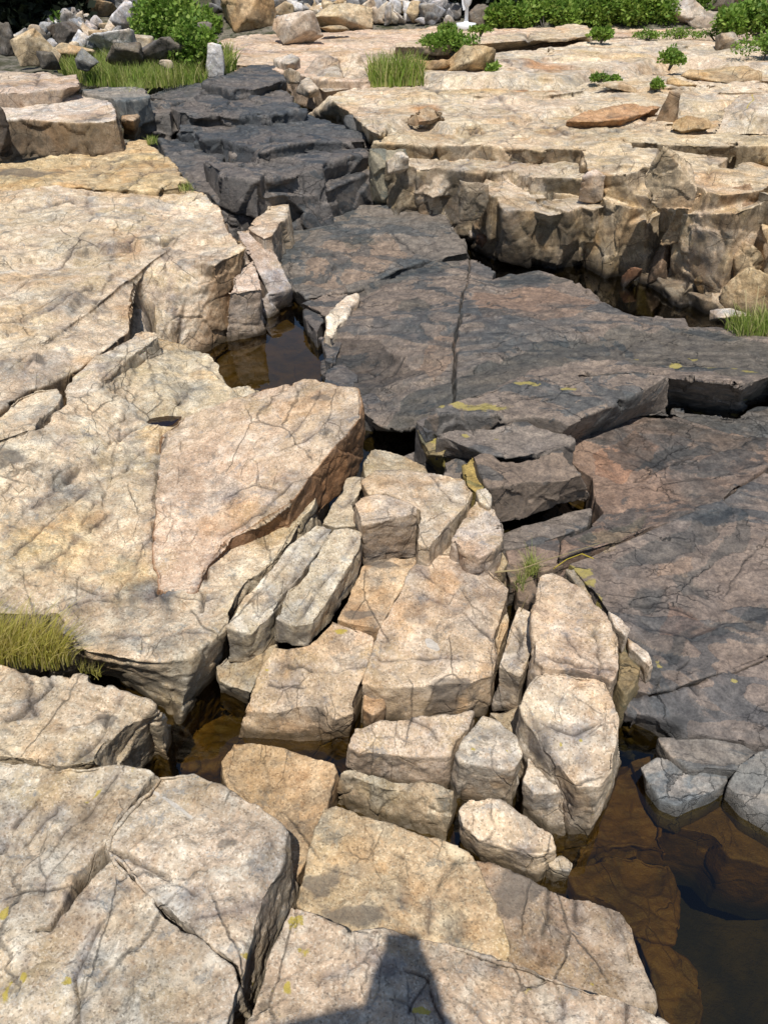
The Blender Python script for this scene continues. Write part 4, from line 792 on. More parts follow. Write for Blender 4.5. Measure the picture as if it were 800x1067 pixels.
# ------------------------------------------------------------------ right granite bank
W = (1.12, 1.08, .99); OC = (1.08, 1.02, .88)
rock(GL, 'pale flat granite sheet with a sharp left edge, right of the dark back stack', 'ledge', 'g',
     [(343,98),(370,93),(400,87),(440,89),(490,86),(520,85),(560,89),(600,88),(640,83),(720,73),(800,69),(870,70),(870,112),(760,106),(700,110),(650,106),(600,112),(540,119),(500,124),(468,128),(440,118),(420,122),(403,128),(396,141,.72,398,158),(382,134,.72,384,160),(366,118,.72,366,146),(352,110,.72,352,130)], z=.73, zb=.45, tint=W,
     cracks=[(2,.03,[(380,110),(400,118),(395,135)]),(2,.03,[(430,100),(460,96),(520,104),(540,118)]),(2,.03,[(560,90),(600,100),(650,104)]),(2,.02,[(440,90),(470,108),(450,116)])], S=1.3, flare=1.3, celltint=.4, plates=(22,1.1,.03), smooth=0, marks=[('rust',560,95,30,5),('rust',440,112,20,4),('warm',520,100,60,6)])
rock(GB, 'brown rough chunk standing on the pale granite sheet', 'rock', 'g', [(423,122,.735,421,130),(432,114),(446,108),(460,114),(466,121,.745,466,127),(450,124,.745,450,132),(436,126,.74,434,134)], z=.80, zb=.68, tint=BROWN, S=1.)
rock(GL, 'long granite shelf with a dark splintered lip in the middle of the right bank', 'ledge', 'g',
     [(396,147,.64,396,160),(412,141),(440,130),(470,128),(500,124),(545,126),(580,127),(600,122),(700,112),(760,110),(870,112),(870,152),(740,148),(690,146),(640,146),(612,150),(600,154),(560,150,.645,558,168),(520,150,.64,512,172),(490,148,.64,480,170),(450,150,.64,446,172),(420,150,.64,410,172)], z=.665, zb=.5, tint=OC,
     cracks=[(2.4,.04,[(455,134),(500,140),(560,136),(600,132)]),(2,.03,[(480,148),(500,134)]),(2,.03,[(520,150),(540,138)]),(2,.03,[(620,144),(680,128),(760,124)]),(2,.03,[(560,128),(590,142)])], celltint=.4, chunks=(.6, 1), plates=(10,.9,.03), facet=.5, S=1.0, smooth=0)
rock(GB, 'long rust brown faced rib on the upper right bank', 'rock', 'g', [(588,126,.73,590,136),(612,114),(650,110),(690,110),(676,118,.735,672,122),(648,124,.735,646,134),(620,126,.735,618,136)], z=.76, zb=.64, tint=(.92,.66,.46), S=1.)
rock(GL, 'stepped granite terrace of broken wedges above the black pool', 'ledge', 'g',
     [(404,162,.55,402,186),(425,158),(455,155),(500,158),(540,156),(580,158),(612,155),(620,170),(610,182),(590,184),(560,182),(524,178,.52,522,190),(495,180,.52,494,192),(470,178,.52,466,205),(455,176,.52,450,208),(440,174,.53,436,200),(420,172,.54,418,196)], z=.55, zb=.36, tint=(1.,.95,.84), celltint=.3, chunks=(.38, 2), plates=(7,.5,.02), facet=.5, S=.9, smooth=0, cracks=[(2.2,.04,[(470,165),(520,172),(600,166)]),(2,.03,[(500,160),(480,178)]),(2,.03,[(560,158),(530,176)])])
rock(GL, 'lower granite terrace with a blocky dark front rising from the black pool', 'ledge', 'g',
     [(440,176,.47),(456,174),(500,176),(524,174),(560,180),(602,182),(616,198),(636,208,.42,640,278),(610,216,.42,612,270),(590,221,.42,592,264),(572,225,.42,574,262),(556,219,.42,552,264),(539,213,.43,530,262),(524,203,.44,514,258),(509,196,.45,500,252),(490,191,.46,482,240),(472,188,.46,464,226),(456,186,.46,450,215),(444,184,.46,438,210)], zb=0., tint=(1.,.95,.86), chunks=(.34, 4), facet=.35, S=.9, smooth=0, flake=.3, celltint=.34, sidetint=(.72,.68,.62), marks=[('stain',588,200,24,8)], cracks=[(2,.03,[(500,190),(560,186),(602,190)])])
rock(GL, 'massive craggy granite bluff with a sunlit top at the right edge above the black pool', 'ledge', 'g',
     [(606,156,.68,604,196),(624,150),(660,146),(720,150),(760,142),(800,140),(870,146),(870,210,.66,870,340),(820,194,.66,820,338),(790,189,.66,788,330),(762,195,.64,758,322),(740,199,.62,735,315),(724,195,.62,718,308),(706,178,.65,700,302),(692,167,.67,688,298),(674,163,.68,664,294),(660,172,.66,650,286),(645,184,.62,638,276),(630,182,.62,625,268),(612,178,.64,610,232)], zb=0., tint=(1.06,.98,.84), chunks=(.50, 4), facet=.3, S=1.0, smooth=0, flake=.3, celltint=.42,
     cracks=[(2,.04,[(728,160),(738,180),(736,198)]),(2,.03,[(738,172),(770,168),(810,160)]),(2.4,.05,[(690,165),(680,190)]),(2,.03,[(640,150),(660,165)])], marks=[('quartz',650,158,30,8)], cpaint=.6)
for a in [(604,186,626,212,.45,'rounded pinkish boulder resting on the lower terrace under the bluff',(1.05,.98,.95)),
          (742,215,762,236,.40,'small yellow white knob jutting from the bluff face',OC),
          (752,234,778,262,.28,'tan angular block jutting from the middle of the bluff face',(.95,.85,.68)),
          (780,245,820,272,.30,'cream topped block at the right edge of the bluff face',OC),
          (764,262,812,300,.14,'big rounded tan block at the foot of the bluff near the right edge',(.95,.84,.64)),
          (722,276,742,310,.02,'cracked ochre block at the water line below the bluff',(.95,.8,.55)),
          (700,240,728,280,.12,'brown wedge leaning in the middle of the bluff face',(.72,.58,.42)),
          (672,262,700,296,.02,'dark brown block at the water line under the bluff',(.5,.4,.32)),
          (756,296,800,340,-.02,'broad tan block at the water by the grass, foot of the bluff',(.85,.74,.55)),
          (560,232,580,252,.05,'grey brown block low on the lower terrace front, left one of the row',(.75,.68,.58)),
          (588,224,606,246,.10,'pale grey chip low on the lower terrace front, middle of the row',(.95,.92,.85)),
          (608,236,624,258,.04,'ochre block low on the lower terrace front, right one of the row',(.9,.75,.5)),
          (505,228,528,252,.02,'dark wet block at the head of the black pool under the terrace',(.4,.36,.33)),
          (648,284,668,304,-.03,'reddish brown stone at the foot of the bluff corner in the black pool',(.6,.38,.28)),
          (686,328,764,350,-.0,'flat cream stone beside the bright grass at the right edge',PALE)]:
    if a[5].startswith('flat cream'): a = (686+58, 330, 786, 342) + (.24,) + a[5:]
    boulder('boulder', a[5], 'g', *a[:5], tint=a[6], npt=12)
rock('boulder', 'big pale grey boulder with a yellow seam on the bluff, right edge', 'boulder', 'g', [(753,112,.82,742,141),(768,99,.88),(800,93,.92),(870,95,.92),(870,114,.84,870,143),(802,116,.83,806,142),(778,114,.83,772,142)], zb=.66, tint=(1.02,1.03,1.02), lines=[(1,1.2,[(778,112),(784,104),(780,97)])], S=1., facet=.6)
boulder('boulder', 'small brown pointed stone left of the pale grey boulder on the bluff', 'g', 684, 106, 704, 130, .67, tint=BROWN)
boulder('boulder', 'low tan wedge in front of the pale grey boulder', 'g', 704, 130, 744, 144, .645, tint=(.9,.75,.52))
rock(GL, 'pale granite sheet crossed by thin green seams below the shrubs at upper right', 'ledge', 'g',
     [(430,74),(480,60),(540,53),(600,46),(640,40),(720,42),(800,46),(870,46),(870,66),(800,66),(760,64),(735,58),(690,58),(650,70),(620,70),(580,80),(530,80),(470,80)], z=.82, zb=.6, tint=W, cracks=[(2,.04,[(560,62),(620,58),(680,52)]),(2,.03,[(470,70),(520,66),(560,76)])], S=1.4, flare=1.4, celltint=.4, plates=(16,1.2,.03), smooth=0, marks=[('rust',570,68,24,4),('warm',640,60,50,5)])
rock(GL, 'straight fronted pale granite step behind the low shrub at top centre', 'ledge', 'g',
     [(411,44),(450,40),(496,37),(550,33),(592,25),(612,26),(616,36),(590,42,.89,590,44),(551,42,.89,551,49),(500,46,.89,500,54),(455,47,.89,455,58),(412,49,.89,412,59)], z=.9, zb=.78, tint=(1.08,1.02,.9), cracks=[(3,.06,[(549,34),(551,42)])], S=1.2)
rock(GL, 'wide pink cream granite floor in front of the rubble bank at top left centre', 'ledge', 'g',
     [(195,62),(215,45),(262,36),(330,33),(420,30),(520,27),(640,22),(800,24),(870,26),(870,44),(720,40),(640,38),(560,46),(420,52),(410,60),(440,70),(400,82),(340,84),(280,70),(230,64)], z=.79, zb=.5, tint=(1.14,1.02,.93), cracks=[(2,.04,[(240,50),(300,56),(380,52)]),(2,.04,[(300,42),(420,40)])], S=1.5)
for a in [(425,68,466,82,'low orange brown slab with a cast gap beneath it, right of the meadow grass',(.92,.74,.52)),
          (462,60,512,82,'tan pyramid shaped block beside the meadow grass at top centre',(.95,.84,.62))]:
    boulder('boulder', a[4], 'g', *a[:4], .75, tint=a[5], npt=11)
for a in [(700,84,728,92,'tan rib on the upper right bank, left of two',(.95,.82,.6)),(725,80,786,92,'long tan wedge on the upper right bank, right of two',(.98,.86,.64)),
          (745,42,766,56,'grey pointed stone beside the green seam at upper right',(.75,.74,.74)),
          (620,90,660,98,'low cream rib in the middle of the upper right bank',OC)]:
    boulder('boulder', a[4], 'g', *a[:4], .715 if a[1] > 78 else .79, tint=a[5], npt=12)

# pale wedges behind the dark stack
rock('boulder', 'pale grey lump behind the crown of the dark stack', 'boulder', 'g', [(285,62,.83,284,76),(292,55,.90),(304,54,.92),(314,61,.86,316,77),(300,66,.86,300,79)], zb=.72, tint=PALE, S=.9)
rock('boulder', 'brown grey wedge shaped boulder right of the dark stack', 'boulder', 'g', [(322,68,.84,310,84),(328,60,.90),(343,56,.93),(352,60,.92),(354,70,.84,367,94),(338,74,.82,338,98)], zb=.70, tint=(.82,.80,.78), S=.9)
rock('boulder', 'pale smooth boulder beside the meadow grass clump', 'boulder', 'g', [(350,60,.90,350,82),(362,54,.95),(376,56,.95),(381,66,.86,388,91),(366,70,.84,370,95),(356,66,.86,354,92)], zb=.70, tint=(1.12,1.1,1.05), S=.9)
rock('boulder', 'light grey wedge at the foot of the brown grey boulder', 'boulder', 'g', [(312,84,.78,308,97),(322,79,.80),(332,92,.76,334,100),(322,96,.75,322,102)], zb=.68, tint=(1.05,1.04,1.03), S=.8)

for a in [(672,172,722,222,.56,'large pale tan facet block high in the middle of the bluff face',(1.05,.98,.86)),(694,214,742,262,.30,'large tan angular block in the middle of the bluff face',(.9,.80,.64)),
          (738,196,786,232,.50,'brown shaded block under the sunlit top of the bluff, near the right edge',(.62,.5,.40)),(776,190,830,246,.42,'cracked brown block at the right edge, high on the bluff face',(.7,.58,.45)),
          (520,214,552,252,.14,'dark grey block in the left part of the lower terrace front',(.5,.47,.44)),(478,190,506,232,.30,'splintered grey block at the left end of the lower terrace',(.58,.55,.50))]:
    boulder('boulder', a[5], 'g', *a[:4], a[4], tint=a[6], npt=10, box=.8, depth=.7, facet=.6, smooth=0)
# ------------------------------------------------------------------ loose boulders and rubble
TN = (1.0, .9, .72); WH = (1.20, 1.36, 1.70); GY = (.70, .83, 1.06); DG = (.33, .34, .36)
rub = 'boulders of the rubble bank at the top'
for a in [(14,44,54,70,'gable shaped tan boulder in the rubble at top left',TN),(-4,36,16,58,'dark angular boulder at the left edge of the rubble',DG),(50,33,81,51,'dark grey boulder behind the gable shaped tan one',DG),
          (93,39,134,58,'broad white slab boulder in the middle of the left rubble',WH),(128,41,156,55,'cream boulder touching the broad white slab on its right',PALE),(112,54,144,73,'black faceted block in front of the broad white slab',DG),
          (141,48,188,70,'wide dark block at the edge of the grass under the shrub',DG),(172,27,191,44,'white triangular stone set in the green shrub',WH),(203,31,222,47,'slate coloured stone at the right foot of the green shrub',DG),
          (81,58,101,75,'bluish slate stone standing in the grass',(.45,.5,.55)),(36,61,58,74,'dark flat stone in front of the gable shaped boulder',DG),(82,1,118,25,'rounded tan boulder at the top edge of the left rubble',TN),
          (117,12,140,33,'white topped grey boulder left of the green shrub',WH),(118,-3,150,13,'grey boulder cut by the top edge left of the shrub',GY),(96,22,107,33,'little white upright stone in the left rubble',WH),(109,26,121,37,'little cream stone next to the white upright one',PALE),
          (84,20,97,30,'pale squared stone under the rounded tan boulder',PALE),(63,20,82,35,'grey stone beside the black tree shade',GY),(163,6,173,14,'small cream stone on top of the green shrub',PALE),(210,57,232,81,'leaning white stone at the head of the dark stack',WH),
          (166,66,180,73,'small rounded cream stone in the meadow grass',PALE),(57,51,90,63,'long low tan stone in the left rubble',TN),(85,28,100,42,'chalk white stone left of the broad slab',WH),
          (232,-4,284,33,'big squared tan boulder with a dark hollow under it, at the top',(1.05,.92,.72)),(283,-2,308,18,'grey lichened boulder right of the big squared tan one',GY),(306,6,324,15,'white flat stone in the top rubble',WH),
          (327,15,384,32,'long cream slab boulder lying on the pink floor at the top',(1.08,1.02,.86)),(286,23,332,46,'grey fronted slab boulder lying on the pink floor',(1.15,1.13,1.1)),(332,32,361,39,'thin tan slab between the two slab boulders',TN),
          
          (296,74,312,88,'cream stone against the crown of the dark stack',PALE),(400,10,409,27,'white upright stone left of the rubble gap',WH),(416,7,437,22,'white lichen spotted stone in the right part of the rubble',WH),
          (438,11,463,27,'grey pointed boulder left of the white parasol',GY),(491,14,530,29,'dark boulder right of the white parasol',DG),(554,-4,588,11,'grey boulder in the shade at the top, among the shrubs',(.6,.62,.66)),
          (697,12,729,31,'cream block at the foot of the shrubs, top right',PALE),(709,18,760,33,'long grey boulder before the shrubs, top right',(.85,.84,.84)),(735,-2,768,24,'dark sided square boulder, top right',(.55,.55,.56)),(762,-6,840,17,'pale sloping slab boulder in the top right corner',(1.1,1.03,.98))]:
    z = None
    if a[3] > 46 and a[0] < 240: z = .86
    if a[4].startswith(('long cream', 'grey fronted', 'thin tan')): z = .80
    if a[4].startswith(('pale grey lump', 'pale smooth', 'brown grey', 'light grey wedge', 'cream stone against', 'leaning white')): z = .76
    boulder('boulder', a[4], 'g', *a[:4], z, group=rub, tint=a[5], depth=.8, npt=13, flake=0, amp=.8)
rng = random.Random(5)
fill = []
zones = [(20, 125, 26, 64, 48, 'small loose stone of the left rubble between the larger boulders'), (222, 300, 0, 26, 22, 'small loose stone of the top rubble around the big squared tan boulder'),
         (296, 400, -2, 24, 84, 'small loose stone of the top rubble behind the long cream slab'), (384, 472, -2, 27, 64, 'small loose stone of the top rubble left of the white parasol'), (500, 600, -2, 14, 14, 'small loose stone in the shade behind the white parasol')]
for (x0, x1, y0, y1, n, lb) in zones:
    for k in range(n):
        u, v = rng.uniform(x0, x1), rng.uniform(y0, y1); w = rng.uniform(8, 19); h = w * rng.uniform(.55, .9)
        tn = rng.choice([WH, PALE, GY, GY, TN, (1.0, 1.12, 1.35), (.45, .53, .66)])
        boulder('boulder', lb, 'g', u - w / 2, v - h, u + w / 2, v + 1, None if v < 44 or u > 240 else .84, group='small stones of the rubble bank', tint=tn, npt=11, flake=0, amp=.7, seed=k)

# ------------------------------------------------------------------ plants
def leaf_mesh(name, blobs, n, size, rng, flat=.0):
    """n leaves spread through ellipsoids (centre, radii)"""
    vs, fs, rn = [], [], []
    wts = [b[1][0] * b[1][2] for b in blobs]
    for k in range(n):
        c, r = rng.choices(blobs, wts)[0]
        while True:
            d = np.array([rng.gauss(0, 1), rng.gauss(0, 1), rng.gauss(0, 1)]); d /= np.linalg.norm(d)
            if d[2] > -.9: break
        q = np.array(c) + d * np.array(r) * (rng.random() ** .35) * rng.uniform(.8, 1.12)
        s = size * rng.uniform(.6, 1.3)
        a = np.array([rng.gauss(0, 1), rng.gauss(0, 1), rng.gauss(.4, .7)]) + d * .5; a /= np.linalg.norm(a)
        b = np.cross(a, [rng.gauss(0, 1), rng.gauss(0, 1), rng.gauss(0, 1)]); b /= np.linalg.norm(b) + 1e-9
        i = len(vs); vs += [q, q + a * s * .5 + b * s * .3, q + a * s, q + a * s * .5 - b * s * .3]
        fs.append((i, i + 1, i + 2, i + 3)); rn += [rng.random()] * 4
    me = bpy.data.meshes.new(name); me.from_pydata([tuple(v) for v in vs], [], fs)
    at = me.attributes.new('rnd', 'FLOAT', 'POINT'); at.data.foreach_set('value', rn)
    return me
def stems_mesh(name, base, tips, r):
    vs, fs = [], []
    for tip in tips:
        prev = None
        for k in range(5):
            f = k / 4; c = np.array(base) * (1 - f) + np.array(tip) * f + np.array([math.sin(f * 5 + tip[0] * 9) * .05 * f, 0, .06 * math.sin(f * 3.14)])
            rr = r * (1 - .75 * f); ring = []
            for j in range(5):
                t = j * 1.2566; ring.append(len(vs)); vs.append((c[0] + rr * math.cos(t), c[1] + rr * math.sin(t), c[2]))
            if prev:
                for j in range(5): fs.append((prev[j], prev[(j + 1) % 5], ring[(j + 1) % 5], ring[j]))
            prev = ring
    me = bpy.data.meshes.new(name); me.from_pydata(vs, [], fs); return me
def shrub(name, label, cat, u0, v0, u1, v1, z=None, mat='shrub', n=1500, size=.05, group=None, parts=('foliage', 'stem')):
    uc = (u0 + u1) / 2; rng = random.Random(hash_s(label))
    p = bank(uc, v1) if z is None else bp(uc, v1, z)
    t = np.linalg.norm(p - np.array([0, 0, H])); w = (u1 - u0) / F * t; h = (v1 - v0) / F * t * 1.05
    root = tag(empty(name, tuple(p)), label, cat, group)
    blobs = []
    for k in range(max(5, int(7 * w / max(h, .1)))):
        x = rng.uniform(-.40, .40) * w; top = h * (1 - (abs(x) / (w * .5)) ** 2 * .6) * rng.uniform(.75, 1.0)
        blobs.append(((x, rng.uniform(0, .5) * min(w, h * 2) + .1, top * .5), (max(w * .13, h * .28), h * .4, top * .5)))
    mesh_obj(parts[0], leaf_mesh(name, blobs, n, size, rng), M[mat], root)
    mesh_obj(parts[1], stems_mesh(name + '_stem', (0, .15, -.05), [(b[0][0], b[0][1], b[0][2] * 1.3) for b in blobs[:6]], .025 * max(.5, h)), M['bark'], root)
    return root
sg = 'green shrubs at the back of the rocks'
shrub('shrub', 'bright green shrub spreading through the rubble at upper left', 'shrub', 140, 2, 208, 52, None, n=9000, size=.065, group=sg)
shrub('shrub', 'lower bright green shrub running down to the dark stack at upper left', 'shrub', 182, 34, 219, 76, .80, n=4500, size=.055, group=sg)
shrub('shrub', 'small green shrub behind the slate stone at upper left', 'shrub', 190, 15, 224, 36, None, n=2500, size=.065, group=sg)
shrub('shrub', 'small bush at the edge of the black tree shade', 'shrub', 46, 20, 64, 36, None, n=500, size=.09, group=sg)
shrub('shrub', 'low green shrub growing from the straight fronted step at top centre', 'shrub', 441, 39, 506, 57, .80, n=4500, size=.045, group=sg)
shrub('shrub', 'little green bush at the left foot of the white parasol', 'shrub', 459, 27, 475, 34, .90, n=600, size=.035, group=sg)
shrub('shrub', 'little green bush at the right foot of the white parasol', 'shrub', 491, 29, 512, 35, .90, n=600, size=.035, group=sg)
for k, (a, lb) in enumerate([((506,10,552,32), 'leftmost shrub of the green thicket at top right'), ((540,4,600,32), 'second shrub from the left in the green thicket at top right'), ((590,0,650,31), 'middle shrub of the green thicket at top right'),
                            ((640,-6,700,31), 'tall shrub of the green thicket left of the cream block, top right'), ((686,-10,742,18), 'shrub behind the cream block and the square boulder, top right'), ((758,12,830,38), 'rounded shrub at the right edge below the sloping slab boulder')]):
    shrub('shrub', lb, 'shrub', *a, None if k != 5 else .9, n=9000, size=.065, group=sg)
shrub('shrub', 'green plant hanging over the granite at the right edge, upper bank', 'shrub', 770, 42, 830, 60, .85, n=2600, size=.036, group=sg)
shrub('shrub', 'small green plant alone in the middle of the upper right granite sheet', 'shrub', 690, 56, 713, 70, .82, n=1500, size=.034, group=sg)
shrub('shrub', 'small dark green plant on the ledge edge below the middle thicket', 'shrub', 618, 33, 640, 42, .88, n=500, size=.06, group=sg)
shrub('shrub', 'small green plant right of the tan pyramid shaped block', 'shrub', 510, 70, 521, 81, .76, n=250, size=.05, group=sg)
for a, lb in [((664,34,690,43),'low green seam plant under the long grey boulder, left one'),((690,33,730,42),'low green seam plant under the long grey boulder, middle one'),((728,33,772,41),'low green seam plant under the long grey boulder, right one'),((618,80,636,87),'low plant in the crack of the upper right bank, left one'),((634,83,650,90),'low plant in the crack of the upper right bank, right one'),((682,86,692,94),'low plant by the tan rib on the upper right bank')]:
    shrub('ground_plant', lb, 'plant', *a, .83 if a[1] < 50 else .77, n=800, size=.028, group='low plants in the cracks of the right bank')
# dark trees; near-black leaf colour stands in for the shade at the top left
def dark_tree(label, u0, v0, u1, v1, n):
    uc = (u0 + u1) / 2; p = bank(uc, v1); rng = random.Random(hash_s(label))
    t = np.linalg.norm(p - np.array([0, 0, H])); w = (u1 - u0) / F * t
    root = tag(empty('evergreen_tree', tuple(p)), label, 'tree')
    blobs = [((rng.uniform(-.4, .4) * w, rng.uniform(-.1, .5) * w, rng.uniform(.1, 2.6)), (w * .26, w * .24, .42)) for k in range(16)]
    mesh_obj('crown', leaf_mesh('crown', blobs, n, .17, rng), M['dark'], root)
    mesh_obj('trunk', stems_mesh('trunk', (0, .4, -.3), [(0, .4, 3.4), (.5, .6, 1.5), (-.6, .5, 1.8), (.3, .2, 2.4)], .13), M['bark'], root)
dark_tree('black shaded evergreen tree in the top left corner', -60, -40, 34, 38, 12000)
dark_tree('black shaded evergreen tree left of the rounded tan boulder', 14, -40, 84, 31, 9000)
dark_tree('dark evergreen behind the white parasol', 478, -40, 548, 17, 8000)
dark_tree('dark evergreen behind the grey boulder at top centre right', 530, -40, 600, 7, 6000)

def grass_mesh(roots, hts, wd, rng, lean=(0, 0), spread=.5):
    vs, fs, rn = [], [], []
    for p, h in zip(roots, hts):
        a = rng.uniform(0, 6.283); lx, ly = lean[0] + spread * rng.gauss(0, .6), lean[1] + spread * rng.gauss(0, .6)
        w = wd * rng.uniform(.6, 1.3); cx, cy = math.cos(a) * w / 2, math.sin(a) * w / 2; r = rng.random()
        i = len(vs)
        for k in range(5):
            f = k / 4; x = p[0] + lx * h * f * f; y = p[1] + ly * h * f * f; z = p[2] + h * f * (1 - .18 * f * min(1.5, math.hypot(lx, ly)))
            q = 1 - f ** 1.5 * .92
            vs += [(x - cx * q, y - cy * q, z), (x + cx * q, y + cy * q, z)]; rn += [r, r]
            if k: fs.append((i + 2 * k - 2, i + 2 * k - 1, i + 2 * k + 1, i + 2 * k))
    me = bpy.data.meshes.new('grass'); me.from_pydata(vs, [], fs)
    me.attributes.new('rnd', 'FLOAT', 'POINT').data.foreach_set('value', rn)
    return me
def tuft(name, label, mat, poly, z, n, h0, h1, wd, lean, spread=.5, seed=1, group=None):
    rng = random.Random(seed); c = np.mean([bp(u, v, z) for u, v in poly], 0); rs = []
    P = [bp(u, v, z)[:2] for u, v in poly]
    lo, hi = np.min(P, 0), np.max(P, 0)
    while len(rs) < n:
        x, y = rng.uniform(lo[0], hi[0]), rng.uniform(lo[1], hi[1]); ins = False
        for i in range(len(P)):
            (x1, y1), (x2, y2) = P[i - 1], P[i]
            if (y1 > y) != (y2 > y) and x < (x2 - x1) * (y - y1) / (y2 - y1) + x1: ins = not ins
        if ins: rs.append((x - c[0], y - c[1], rng.uniform(-.02, .0)))
    me = grass_mesh(rs, [rng.uniform(h0, h1) for _ in rs], wd, rng, lean, spread)
    return tag(mesh_obj(name, me, M[mat], None, tuple(c)), label, 'grass', group)
tuft('grass_tuft', 'thick yellow green grass tuft in the notch at the left edge', 'tuft', [(-50,672),(-10,664),(30,666),(62,672),(76,690),(60,697),(20,694),(-50,690)], .255, 1500, .06, .16, .0035, (.35, .15), .55, 3)
tuft('grass_tuft', 'few short thin grass blades in the crack right of the thick tuft', 'tuft', [(78,690),(100,698),(108,706),(84,701)], .25, 70, .02, .05, .002, (.2, .1), .6, 4)
tuft('grass_tuft', 'bright green grass tuft at the right edge beside the black pool', 'grass', [(752,340),(800,333),(870,336),(870,352),(800,350),(770,350)], .285, 1400, .06, .14, .006, (-.1, 0), .5, 5)
tuft('grass_tuft', 'small green grass clump in the gap above the pink topped block', 'grass', [(546,588),(558,586),(562,597),(548,600)], .13, 160, .04, .09, .0025, (0, .1), .7, 6)
tuft('grass_tuft', 'sparse green blades deeper in the gap beside the narrow column', 'grass', [(536,600),(548,600),(546,618),(538,618)], .12, 70, .04, .09, .002, (0, .1), .6, 7)
tuft('grass_tuft', 'meadow grass clump beside the pale smooth boulder at top centre', 'grass', [(384,84),(400,81),(440,82),(442,88),(400,90),(386,89)], .74, 900, .12, .32, .016, (0, 0), .4, 8)
tuft('grass_tuft', 'tiny moss green tuft between the yellow brown ledge and the dark apron', 'grass', [(184,193),(198,190),(202,197),(188,199)], .535, 150, .02, .05, .006, (0, 0), .8, 9)
tuft('grass_tuft', 'tiny grass tuft at the right end of the cream topped ledge', 'grass', [(152,146),(162,144),(164,149),(154,150)], .57, 120, .02, .06, .007, (0, 0), .8, 10)
tuft('grass_tuft', 'small grass clump among the stones left of the dark cube', 'grass', [(130,104),(150,97),(152,108),(134,112)], .70, 300, .08, .2, .012, (0, 0), .5, 11)
tuft('grass_tuft', 'leafy green clump beside the leaning white stone', 'grass', [(222,74),(240,66),(246,72),(232,80)], .76, 400, .12, .3, .018, (0, 0), .6, 12)
rs = tuft('grass', None, 'grass', [(58,72),(90,66),(130,70),(170,70),(215,72),(216,84),(180,90),(140,92),(90,88),(70,80)], .74, 9000, .08, .24, .009, (0, 0), .5, 13)
del rs['category']; rs['kind'] = 'stuff'
# dry twigs
def twig(name, label, pts, r, mat):
    bm = bmesh.new(); prev = None
    for k, q in enumerate(pts):
        c = bp(*q); rr = r * (1 - .6 * k / len(pts)); ring = [bm.verts.new((c[0] + rr * math.cos(j * 1.257), c[1] + rr * .5 * math.sin(j * 1.257), c[2] + rr * math.sin(j * 1.257 + .8))) for j in range(5)]
        if prev:
            for j in range(5): bm.faces.new((prev[j], prev[(j + 1) % 5], ring[(j + 1) % 5], ring[j]))
        prev = ring
    me = bpy.data.meshes.new(name); bm.to_mesh(me); bm.free()
    tag(mesh_obj(name, me, M[mat]), label, 'twig', 'dry twigs')
twig('dry_twig', 'pale dry twig lying across the grassy gap', [(516,596,.24), (540,594,.25), (565,585,.25), (600,574,.22), (625,566,.2)], .003, 'twig')
twig('dry_twig', 'short dry twig sticking up beside the narrow column', [(541,640,.24), (546,628,.30), (550,621,.34)], .0022, 'twig')
twig('dry_twig', 'yellow twig lying over the tip of the dark slab', [(577,592,.27), (590,583,.26), (606,577,.24), (618,582,.22)], .003, 'ytwig')
for k, (a, b) in enumerate([((778,340),(776,302)), ((784,340),(790,298)), ((790,342),(796,308)), ((772,342),(764,318))]):
    twig('dry_stalk', 'thin dry stalk standing in the bright grass at the right edge', [(a[0], a[1], .28), ((a[0] + b[0]) / 2, (a[1] + b[1]) / 2, .36), (b[0], b[1], .44)], .004, 'twig')

# ------------------------------------------------------------------ white folded parasol
def lathe(name, prof, mat, parent, seg=20, wob=0.):
    vs, fs = [], []
    for (r, z) in prof:
        for j in range(seg):
            a = j * 2 * math.pi / seg; q = r * (1 + wob * math.sin(a * 5))
            vs.append((q * math.cos(a), q * math.sin(a), z))
    for i in range(len(prof) - 1):
        for j in range(seg): fs.append((i * seg + j, i * seg + (j + 1) % seg, (i + 1) * seg + (j + 1) % seg, (i + 1) * seg + j))
    fs.append(tuple(range(seg))[::-1]); fs.append(tuple((len(prof) - 1) * seg + j for j in range(seg)))
    me = bpy.data.meshes.new(name); me.from_pydata(vs, [], fs); me.polygons.foreach_set('use_smooth', np.ones(len(fs), bool))
    return mesh_obj(name, me, M[mat], parent)
pp = bp(485, 31.5, .90); k = np.linalg.norm(pp - np.array([0, 0, H])) / F
par = tag(empty('folded_parasol', tuple(pp)), 'white folded parasol on a wide white base at the back edge of the rocks', 'parasol')
lathe('base', [(8.2*k, 0), (9.4*k, 1.5*k), (9.4*k, 4*k), (8.6*k, 5.5*k), (2.2*k, 6.2*k), (2.*k, 7*k)], 'white', par)
lathe('pole', [(1.6*k, 5*k), (1.6*k, 70*k)], 'white', par)
lathe('canopy', [(1.9*k, 18*k), (3.2*k, 20*k), (4.3*k, 24*k), (5.4*k, 30*k), (5.9*k, 36*k), (5.2*k, 46*k), (3.6*k, 60*k), (1.8*k, 72*k), (.6*k, 75*k)], 'cloth', par, 40, .10)
me = bpy.data.meshes.new('flap'); me.from_pydata([(-5.4*k, -1*k, 28*k), (-1.2*k, -2*k, 20*k), (-1.5*k, -1.6*k, 15.5*k), (-3.2*k, -1.4*k, 15*k), (-4.6*k, -1.2*k, 20*k)], [], [(0, 1, 2, 3, 4)])
mesh_obj('hem_flap', me, M['cloth'], par)

